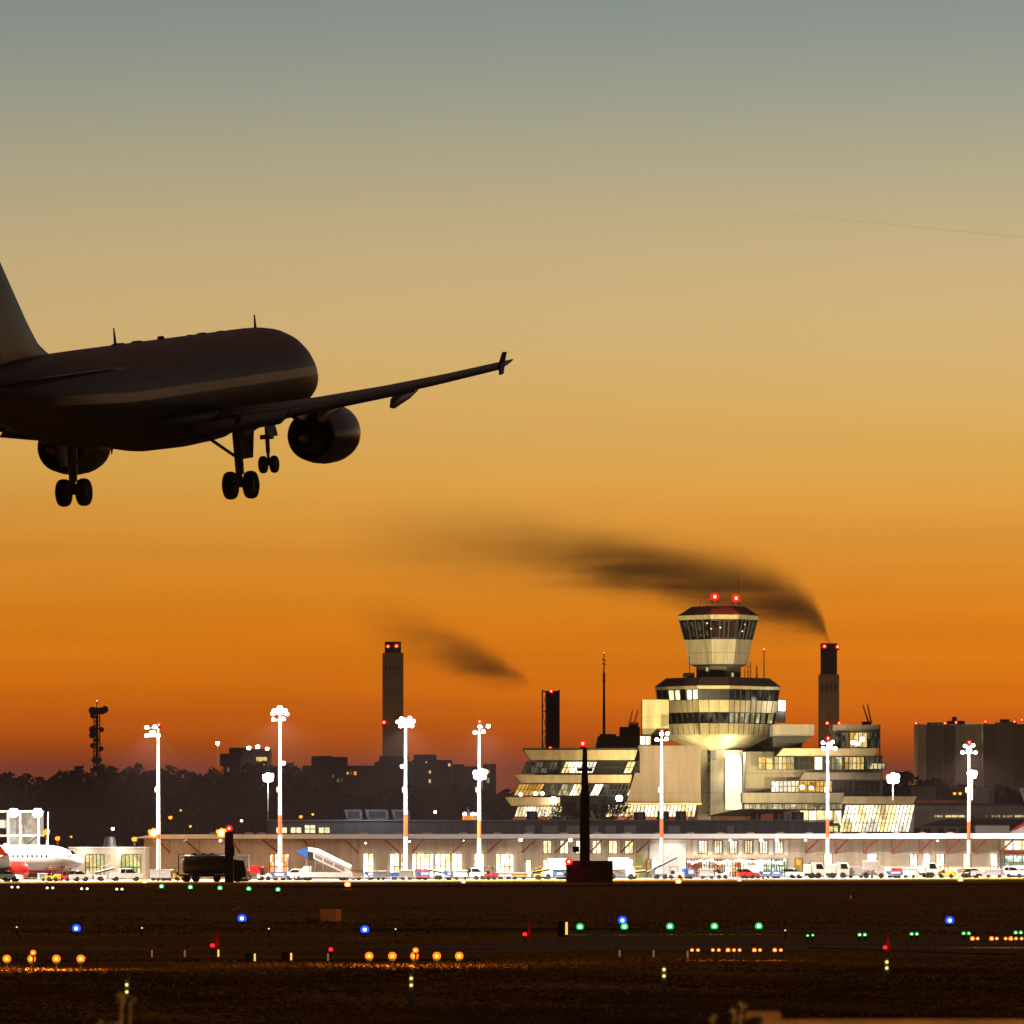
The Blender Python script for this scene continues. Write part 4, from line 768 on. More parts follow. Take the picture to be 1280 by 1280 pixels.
        # cabin windows
        for k in range(34 if o['windows'] else 0):
            s = 6.6 + .72*k; w = MB(); w.ring([[(-(s*S) + .13*math.cos(t*math.pi/4), sg*(1.93*R_+e_), .42 + .21*math.sin(t*math.pi/4)) for t in range(8)] for e_ in (0, .035)], True, False); w.build('cabin_window', 'glass_dark', r, True)
        if o['windows']:
            w = MB(); w.add([(-1.75*S, sg*1.12*R_, .62), (-2.55*S, sg*1.5*R_, .68), (-2.75*S, sg*1.5*R_, 1.12), (-2.35*S, sg*1.28*R_, 1.2), (-1.75*S, sg*1.16*R_, .62), (-2.55*S, sg*1.56*R_, .68), (-2.75*S, sg*1.57*R_, 1.12), (-2.35*S, sg*1.35*R_, 1.2)], [(0, 1, 2, 3), (4, 7, 6, 5), (0, 4, 5, 1), (1, 5, 6, 2), (2, 6, 7, 3), (3, 7, 4, 0)]); w.build('cockpit_window', 'glass_dark', r, True)
            w = MB(); w.box(-5.2*S, -5.17*S, sg*1.86*R_-.1, sg*1.98*R_, -.6, 1.2); w.box(-4.35*S, -4.32*S, sg*1.80*R_-.1, sg*1.92*R_, -.6, 1.2); w.build('door_outline', 'grey_paint', r, True)
    # fin
    f = MB(); f.ring([foil(27.1, 0, 1.75, 8.1, .02, 0, True), foil(28.2, 0, 2.12, 6.9, .05, 0, True), foil(29.0, 0, 2.5, 6.1, .07, 0, True), foil(29.55, 0, 3.0, 5.6, .09, 0, True), foil(30.05, 0, 3.5, 5.1, .10, 0, True), foil(34.0, 0, 7.95, 1.9, .09, 0, True), foil(34.2, 0, 8.05, 1.6, .02, 0, True)]); f.build('fin', o['fin'], r, True)
    f = MB(); f.add([(-34.6, .12, 2.6), (-35.3, .03, 2.6), (-36.0, .03, 7.6), (-35.4, .06, 7.6), (-34.6, -.12, 2.6), (-35.3, -.03, 2.6), (-36.0, -.03, 7.6), (-35.4, -.06, 7.6)], [(0, 1, 2, 3), (4, 7, 6, 5), (0, 4, 5, 1), (1, 5, 6, 2), (2, 6, 7, 3), (3, 7, 4, 0)]); f.build('rudder', o['fin'], r, True)
    MB().ring([[(-37.3 - u, q*math.cos(k*math.pi/5), 1.03 + q*math.sin(k*math.pi/5)) for k in range(10)] for u, q in ((0, .2), (.45, .13))]).build('exhaust_pipe', 'near_black', r, True)
    # nose gear
    ax = g['nose']; f = MB(); f.tube((-5.0*S, 0, -1.7), (-5.07*S, 0, ax+.5), .11, .1, 8); f.tube((-5.07*S, 0, ax+.6), (-5.07*S, 0, ax), .07, .07, 8); f.tube((-5.07*S, -.3, ax), (-5.07*S, .3, ax), .06, .06, 6); f.tube((-4.2*S, 0, -1.9), (-5.05*S, 0, ax+1.1), .05, .05, 5); f.box(-5.2*S, -4.95*S, -.28, .28, ax+1.1, ax+1.3); f = f.build('nose_gear_strut', o['gearm'], r, True)
    for a in (-.26, .26): wheel_lathe((-5.07*S, a, ax), .38, .24, f)
    if g['doors']:
        for a in (-1, 1): q = MB(); q.ring([[(-5.3*S, a*.42, -1.95), (-6.5*S, a*.42, -1.95), (-6.5*S, a*.46, -1.95), (-5.3*S, a*.46, -1.95)], [(-5.4*S, a*.62, -2.7), (-6.4*S, a*.62, -2.7), (-6.4*S, a*.66, -2.7), (-5.4*S, a*.66, -2.7)]], True, False); q.build('nose_gear_door', o['belly'], r, True)
    # antennas
    for s, z0, h, lean in ((5.5, 1.98, .62, .12), (21.0, 2.03, .75, .16)): q = MB(); q.ring([[(-(s), .03, z0), (-(s+.28), 0, z0), (-s, -.03, z0)], [(-(s-.05+lean), .012, z0+h), (-(s+lean+.06), 0, z0+h), (-(s-.05+lean), -.012, z0+h)]], True, False); q.build('blade_antenna', o['belly'], r, True)
    for s, w_, h in ((9.6, .3, .07), (11.7, .5, .09), (13, .12, .07), (16.2, .12, .17), (18.8, .6, .10), (20.8, .7, .10)): q = MB(); q.ring([[(-s + w_*math.cos(k*math.pi/4)*e_, .18*math.sin(k*math.pi/4)*e_, 2.02 + h*z_) for k in range(8)] for e_, z_ in ((1, 0), (.85, .8), (.5, 1))]); q.build('roof_antenna', o['belly'], r, True)
    for s, zb, h in ((23.6, -1.95, .55), (22.0, -2.0, .4)): q = MB(); q.ring([[(-s, .03, zb), (-(s+.3), 0, zb), (-s, -.03, zb)], [(-(s+.2), .01, zb-h), (-(s+.32), 0, zb-h), (-(s+.2), -.01, zb-h)]], True, False); q.build('belly_antenna', o['belly'], r, True)
    return r
def wheel_lathe(c, R_, w, parent):
    q = MB(); n = 24; rr = []
    for u, k in ((-.5, .55), (-.5, .82), (-.42, .94), (-.22, 1.0), (.22, 1.0), (.42, .94), (.5, .82), (.5, .55)): rr.append([(c[0] + k*R_*math.cos(2*math.pi*t_/n), c[1] + u*w, c[2] + k*R_*math.sin(2*math.pi*t_/n)) for t_ in range(n)])
    q.ring(rr, True); q.k = 1
    rr = []
    for u, k in ((-.42, .5), (-.53, .3), (.53, .3), (.42, .5)): rr.append([(c[0] + k*R_*math.cos(2*math.pi*t_/16), c[1] + u*w*1.02, c[2] + k*R_*math.sin(2*math.pi*t_/16)) for t_ in range(16)])
    q.ring(rr, True); q.build('wheel', ['tire', 'gear_steel'], parent, True)
mat('gear_steel', (.12, .11, .11), .5, .1, metal=.5)
# livery of the landing airliner: dark upper, horizon reflection painted in as a beige band, dark belly
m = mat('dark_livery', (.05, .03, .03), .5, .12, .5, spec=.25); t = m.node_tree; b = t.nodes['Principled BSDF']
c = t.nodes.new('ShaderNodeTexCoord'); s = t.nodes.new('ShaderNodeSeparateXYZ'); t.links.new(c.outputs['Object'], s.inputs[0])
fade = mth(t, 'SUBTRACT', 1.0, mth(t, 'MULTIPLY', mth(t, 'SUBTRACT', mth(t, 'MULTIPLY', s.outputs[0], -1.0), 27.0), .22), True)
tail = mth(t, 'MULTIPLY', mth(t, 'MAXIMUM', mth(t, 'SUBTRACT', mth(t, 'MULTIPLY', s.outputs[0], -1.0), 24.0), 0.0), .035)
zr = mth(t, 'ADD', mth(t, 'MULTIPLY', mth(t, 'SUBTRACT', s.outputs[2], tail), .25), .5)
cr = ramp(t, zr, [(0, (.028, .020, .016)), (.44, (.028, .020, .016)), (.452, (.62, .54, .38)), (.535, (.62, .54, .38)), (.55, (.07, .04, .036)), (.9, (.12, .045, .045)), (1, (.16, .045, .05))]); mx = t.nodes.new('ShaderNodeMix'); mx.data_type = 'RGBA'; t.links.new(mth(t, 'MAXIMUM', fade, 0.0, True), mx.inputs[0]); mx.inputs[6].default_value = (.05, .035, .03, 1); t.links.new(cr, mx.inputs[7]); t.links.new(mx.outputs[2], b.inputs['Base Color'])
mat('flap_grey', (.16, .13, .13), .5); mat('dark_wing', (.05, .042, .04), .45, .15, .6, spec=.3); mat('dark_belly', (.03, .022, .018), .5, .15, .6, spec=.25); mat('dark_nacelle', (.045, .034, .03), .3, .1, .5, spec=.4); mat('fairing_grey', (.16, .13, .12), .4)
mat('fin_paint', (.10, .075, .05), .35, .25, .22, stretch=(1, 1, .4), dark=(.035, .024, .018))
pose = Matrix.Translation((-9.09, 335.0, 26.04)) @ Matrix.Rotation(math.radians(69.83), 4, 'Z') @ Matrix.Rotation(math.radians(-6.43), 4, 'Y') @ Matrix.Rotation(math.radians(-1.42), 4, 'X')
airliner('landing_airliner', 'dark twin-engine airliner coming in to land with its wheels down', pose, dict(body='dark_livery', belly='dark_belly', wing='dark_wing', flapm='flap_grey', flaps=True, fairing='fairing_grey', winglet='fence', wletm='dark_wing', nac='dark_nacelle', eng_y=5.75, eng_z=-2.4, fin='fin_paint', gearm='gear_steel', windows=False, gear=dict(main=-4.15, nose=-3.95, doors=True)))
m = mat('white_livery', (.80, .78, .76), .3, .04, .4); t = m.node_tree; b = t.nodes['Principled BSDF']; c = t.nodes.new('ShaderNodeTexCoord'); s = t.nodes.new('ShaderNodeSeparateXYZ'); t.links.new(c.outputs['Object'], s.inputs[0])
t.links.new(ramp(t, mth(t, 'ADD', mth(t, 'MULTIPLY', s.outputs[2], .25), .5), [(0, (.55, .03, .02)), (.125, (.55, .03, .02)), (.13, (.8, .78, .76))]), b.inputs['Base Color'])
yaw = 90 - 60
d = 1040; nose = P(104.5, 1085, d)
pose = Matrix.Translation((nose.x, nose.y, 3.05)) @ Matrix.Rotation(math.radians(30), 4, 'Z')
airliner('parked_airliner', 'white parked airliner with red engine and red winglet cut by the left edge', pose, dict(rw=.93, body='white_livery', belly='white_paint', wing='grey_paint', flapm='grey_paint', flaps=False, fairing='grey_paint', winglet='up', wletm='red_paint', nac='red_paint', eng_y=4.9, eng_z=-1.55, flat=.9, fin='red_paint', gearm='grey_metal', windows=True, gear=dict(main=-2.46, nose=-2.66, doors=False)))
# ------------------------------------------------------------------ ground vehicles (local: x = length, camera side = -y)
def wheels(r, xs, w, R_=.36, z=0):
    for x in xs:
        for sy in (-1, 1):
            q = MB(); q.ring([[(x + k*R_*math.cos(2*math.pi*t_/12), sy*(w/2 - .1) + u*.24, R_ + k*R_*math.sin(2*math.pi*t_/12)) for t_ in range(12)] for u, k in ((-.5, .8), (-.35, 1), (.35, 1), (.5, .8))], True); q.build('wheel', 'tire', r, True)
GRP = 'service vehicles and carts along the pier'
def van(label, m='white_paint', L=4.9, h=1.95, pick=False, low=False):
    r = thing('van' if not low else 'car', (0, 0, 0), label, 'van' if not low else 'car', GRP); w = 1.85
    pr = [(-L/2, .35), (L/2, .35), (L/2, .95), (L/2-.9, 1.1), (L/2-1.6, h), (-L/2+.1, h), (-L/2, h-.3)] if not (low or pick) else ([(-L/2, .35), (L/2, .35), (L/2, .85), (L/2-1, .95), (L/2-1.7, 1.45), (-L/2+1.1, 1.5), (-L/2+.3, 1.0), (-L/2, .95)] if low else [(-L/2, .4), (L/2, .4), (L/2, 1.0), (L/2-1.1, 1.1), (L/2-1.6, h), (L/2-3.1, h), (L/2-3.2, 1.15), (-L/2, 1.15)])
    MB().prism(pr, -w/2, w/2).build('body', m, r, True, .05)
    q = MB(); top = 1.4 if low else h - .12; z0 = 1.0 if low else 1.12
    q.prism([(L/2-1.0, z0), (L/2-1.55, top), (L/2-2.4, top), (L/2-2.4, z0)], -w/2-.015, w/2+.015); q.prism([(L/2-2.5, z0), (L/2-2.5, top), (L/2-3.1, top), (L/2-3.1, z0)] , -w/2-.015, w/2+.015); q.build('side_windows', 'glass_dark', r, True)
    q = MB()
    for sy in (-.7, .7): q.box(L/2-.02, L/2+.03, sy-.14, sy+.14, .68, .86)
    q.build('headlights', 'silver_paint', r, True); wheels(r, (-L/2+.9, L/2-.9), w, .34); return r
def boxtruck(label, m='white_paint', L=6.5, h=2.9, cabm='white_paint'):
    r = thing('box_truck', (0, 0, 0), label, 'truck', GRP); w = 2.3
    MB().box(-L/2, L/2-2.0, -w/2, w/2, .75, h).build('cargo_box', m, r, True, .04); MB().prism([(L/2-1.9, .5), (L/2, .5), (L/2, 1.4), (L/2-.4, 2.3), (L/2-1.9, 2.35)], -w/2+.05, w/2-.05).build('cab', cabm, r, True, .05)
    MB().box(-L/2+.1, L/2-1.9, -w/2+.3, w/2-.3, .45, .74).build('chassis', 'near_black', r, True); MB().prism([(L/2-.2, 1.4), (L/2-.5, 2.15), (L/2-1.3, 2.15), (L/2-1.3, 1.4)], -w/2+.03, w/2-.03).build('cab_window', 'glass_dark', r, True); wheels(r, (-L/2+1.1, L/2-1.0), w, .45); return r
def cart(label, m='curtain_grey', top='white_paint', L=3.2, h=1.9, load=None):
    r = thing('baggage_cart', (0, 0, 0), label, 'baggage cart', GRP); w = 1.5
    MB().box(-L/2, L/2, -w/2, w/2, .38, .5).build('deck', 'grey_metal', r, True); MB().prism([(-L/2-.05, h-.1), (L/2+.05, h-.1), (L/2-.1, h), (-L/2+.1, h)], -w/2-.05, w/2+.05).build('canopy', top, r, True)
    for sx_ in (-1, 1):
        for sy in (-1, 1): q = MB(); q.tube((sx_*(L/2-.06), sy*(w/2-.06), .5), (sx_*(L/2-.06), sy*(w/2-.06), h-.1), .035, .035, 6); q.build('post', 'steel', r, True)
    q = MB()
    for k in range(14): x0 = -L/2+.12 + (L-.24)*k/14; q.box(x0, x0+(L-.24)/14-.02, w/2-.1 + .03*(k % 2), w/2-.05+.03*(k % 2), .5, h-.12); q.box(x0, x0+(L-.24)/14-.02, -w/2+.02+.03*(k % 2), -w/2+.06+.03*(k % 2), .5 if not load else 1.25, h-.12)
    q.build('curtain', m, r, True)
    if load: q = MB(); [q.box(-L/2+.3+.55*k, -L/2+.3+.55*k+.48, -.5, .4, .5, .75+.3*((k*7) % 3)/2) for k in range(int((L-.5)/.55))]; q.build('load', load, r, True)
    q = MB(); q.tube((L/2, 0, .4), (L/2+.7, 0, .3), .04, .04, 6); q.build('tow_bar', 'steel', r, True); wheels(r, (-L/2+.5, L/2-.5), w, .24); return r
def container(label, m='silver_paint', L=3.1, h=1.75, base='steel'):
    r = thing('cargo_container', (0, 0, 0), label, 'cargo container', GRP)
    MB().prism([(-L/2, .9), (-L/2+.45, .55), (L/2-.1, .55), (L/2-.1, h+.3), (-L/2, h+.3)], -.75, .75).build('shell', m, r, True, .03); q = MB(); q.box(-L/2+.6, L/2-.25, -.77, -.755, .7, h+.15); q.build('door_panel', 'white_metal', r, True)
    MB().box(-L/2+.1, L/2, -.8, .8, .36, .5).build('dolly_frame', base, r, True); wheels(r, (-L/2+.6, L/2-.6), 1.5, .2); return r
def tug(label, m='white_paint', L=3.0):
    r = thing('tow_tractor', (0, 0, 0), label, 'tractor', GRP)
    MB().prism([(-L/2, .3), (L/2, .3), (L/2, .95), (.3, 1.02), (.1, .75), (-.7, .75), (-.8, .98), (-L/2, .95)], -.7, .7).build('body', m, r, True, .05)
    q = MB()
    for x in (-.85, .25):
        for y in (-.62, .62): q.tube((x, y, .9), (x, y, 1.75), .03, .03, 5)
    q.box(-.95, .35, -.7, .7, 1.75, 1.82); q.build('roll_frame', 'near_black', r, True); MB().box(-.65, -.25, -.4, .4, .75, 1.25).build('seat', 'near_black', r, True); MB().ball((-.3, 0, 1.9), .1, 8, 5).build('beacon', 'flood_warm', r, True); wheels(r, (-L/2+.55, L/2-.55), 1.4, .33); return r
def belt_loader(label, m='yellow_paint', L=6.5, z1=1.9):
    r = thing('belt_loader', (0, 0, 0), label, 'belt loader', GRP)
    MB().prism([(-L/2+.8, .35), (L/2-1, .35), (L/2-1, .8), (-L/2+.8, .8)], -.85, .85).build('chassis', m, r, True, .04); MB().prism([(-L/2, .75), (-L/2, .95), (L/2, z1), (L/2, z1-.2)], -.45, .45).build('belt', 'near_black', r, True)
    for sy in (-.5, .5): q = MB(); q.tube((-L/2, sy, 1.0), (L/2, sy, z1+.05), .06, .06, 6); q.tube((-L/2+1, sy, 1.6), (L/2-.4, sy, z1+.7), .025, .025, 5); q.build('side_rail', m, r, True)
    MB().box(-1.7, -.9, -.85, -.45, .8, 1.35).build('driver_seat', 'grey_paint', r, True); wheels(r, (-L/2+1.5, L/2-1.7), 1.7, .36); return r
def covered_stairs(label, scale=1.0, flag='blue_paint'):
    r = thing('passenger_stairs', (0, 0, 0), label, 'passenger stairs', 'mobile passenger stairs on the apron'); s = scale
    MB().box(-3.6*s, 3.8*s, -1.1, 1.1, .45, 1.15).build('chassis', 'white_paint', r, True, .05); MB().prism([(-3.9*s, .4), (-2.4*s, .4), (-2.4*s, 2.0), (-3.3*s, 2.0), (-3.9*s, 1.3)], -1.05, 1.05).build('cab', 'white_paint', r, True, .05)
    q = MB(); n = 14
    for k in range(n): q.box((3.6 - 5.6*k/n)*s - .42*s, (3.6-5.6*k/n)*s, -.8, .8, (.5+2.6*k/n)*s, (.5+2.6*(k+1)/n)*s + .03)
    q.box(-3.6*s, -2.4*s, -.85, .85, 3.05*s, 3.2*s); q.build('steps', 'steel', r, True)
    for sy in (-.9, .9):
        q = MB(); q.prism([(3.8*s, .6*s), (3.8*s, 1.5*s), (-1.9*s, 4.3*s), (-1.9*s, 3.3*s)] if True else [], sy-.03, sy+.03); q.build('side_panel', 'white_paint', r, True)
        for a, b_ in ((2.8, 1.3), (1.1, -.3), (-.5, -1.6)):
            q = MB(); f_ = lambda x: .6 + (3.8-x)*.475; q.prism([(a*s, (f_(a)+.25)*s), (a*s, (f_(a)+.8)*s), (b_*s, (f_(b_)+.8)*s), (b_*s, (f_(b_)+.25)*s)], sy-.05 if sy < 0 else sy+.03, sy-.03 if sy < 0 else sy+.05); q.build('glazing', 'curtain_grey', r, True)
    q = MB(); q.ring([[(3.7*s, y, z*s) for y, z in ((-1, 1.7), (-.9, 2.15), (0, 2.35), (.9, 2.15), (1, 1.7), (.95, 1.65), (0, 2.28), (-.95, 1.65))], [(-1.2*s, y, z*s) for y, z in ((-1, 4.1), (-.9, 4.55), (0, 4.75), (.9, 4.55), (1, 4.1), (.95, 4.05), (0, 4.68), (-.95, 4.05))], [(-2.7*s, y, z*s) for y, z in ((-1, 4.4), (-.9, 4.85), (0, 5.0), (.9, 4.85), (1, 4.4), (.95, 4.35), (0, 4.93), (-.95, 4.35))]], True, False); q.build('canopy', 'white_paint', r, True)
    MB().box(-2.6*s, -1.9*s, -.95, .95, 3.0*s, 4.5*s).build('bellows', 'near_black', r, True)
    MB().prism([(-2.7*s, 3.3*s), (-2.7*s, 5.0*s), (-4.6*s, 4.4*s)], -1.02, 1.02).build('front_shield', flag, r, True)
    for x in (-3.0, -1.6, -.4): q = MB(); q.tube((x*s, -.8, 1.1), ((x+.1)*s, -.8, (min(3.0, .6+(3.8-x)*.475))*s), .07, .07, 6); q.tube((x*s, .8, 1.1), ((x+.1)*s, .8, (min(3.0, .6+(3.8-x)*.475))*s), .07, .07, 6); q.build('lift_strut', 'steel', r, True)
    wheels(r, (-2.6*s, 2.4*s), 2.1, .45); return r
def catering(label, s=1.0, m='white_paint'):
    r = thing('lift_truck', (0, 0, 0), label, 'lift truck', GRP)
    MB().box(-2.4*s, 1.6*s, -1.1, 1.1, 1.9*s, 4.2*s).build('raised_box', m, r, True, .05); MB().prism([(1.0*s, .4), (2.8*s, .4), (2.8*s, 1.3), (2.3*s, 1.85), (1.0*s, 1.85)], -1.05, 1.05).build('cab', m, r, True, .05); MB().box(-2.6*s, 1.0*s, -.9, .9, .45, .85).build('chassis', 'steel', r, True)
    for sy in (-.8, .8): q = MB(); q.tube((-2*s, sy, .8), (.8*s, sy, 1.95*s), .07, .07, 6); q.tube((.8*s, sy, .8), (-2*s, sy, 1.95*s), .07, .07, 6); q.build('scissor_arm', 'steel', r, True)
    MB().box(1.62*s, 2.4*s, -1, 1, 2.0*s, 2.1*s).build('front_platform', 'steel', r, True); wheels(r, (-1.6*s, 2.0*s), 2.1, .42); return r
def put(o, px, flip=False, dd=8, yaw=0, z=.03):
    d = dedge(px) + dd; o.location = (PX(px, d), d, z); o.rotation_euler = (0, 0, math.radians(yaw) + (math.pi if flip else 0)); return o
# ---- tanker in front of the pier, seen dark
def tanker():
    d = 1012; r = thing('fuel_tanker', (0, 0, 0), 'dark cylindrical fuel tanker standing behind the stubby black pole', 'tanker')
    q = MB(); q.lathe([(.3, -3.25), (1.1, -3.1), (1.28, -2.9), (1.28, 2.4), (1.1, 2.6), (.3, 2.7)], 0, 2.35, 24, 'x'); q.build('tank', 'tank_paint', r, True); MB().box(-3.6, 3.4, -1.0, 1.0, .75, 1.05).build('chassis', 'near_black', r, True)
    q = MB(); q.tube((-3.1, -.7, 3.75), (2.6, -.7, 3.75), .04, .04, 5); [q.tube((-3.1+.95*k, -.7, 3.4), (-3.1+.95*k, -.7, 3.75), .04, .04, 5) for k in range(7)]; q.box(-2.2, 1.8, -.45, .45, 3.58, 3.68); q.build('top_rail', 'steel', r, True)
    q = MB(); [q.lathe([(.25, 3.6), (.25, 3.9)], -1.6+1.2*k, 0, 10) for k in range(3)]; q.build('hatches', 'near_black', r, True)
    q = MB(); q.tube((-3.7, -.8, .9), (-3.7, -.8, 3.7), .05, .05, 5); q.tube((-3.7, .8, .9), (-3.7, .8, 3.7), .05, .05, 5); [q.tube((-3.7, -.8, 1.2+.5*k), (-3.7, .8, 1.2+.5*k), .03, .03, 4) for k in range(5)]; q.tube((-3.7, -.8, 3.7), (-3.0, -.8, 3.7), .04, .04, 4); q.build('ladder', 'near_black', r, True)
    MB().prism([(3.0, .6), (5.3, .6), (5.3, 1.7), (5.0, 2.9), (3.0, 3.1)], -1.15, 1.15).build('cab', 'near_black', r, True, .06); wheels(r, (-2.6, -1.4, 1.4, 4.2), 2.3, .5); MB().box(-1.8, 1.2, -1.22, -1.02, .75, 1.3).build('pump_locker', 'near_black', r, True)
    r.location = (PX(258, d), d, .03)
tanker()
def put_at(o, px, d, flip=False, yaw=0): o.location = (PX(px, d), d, .03); o.rotation_euler = (0, 0, math.radians(yaw) + (math.pi if flip else 0)); return o
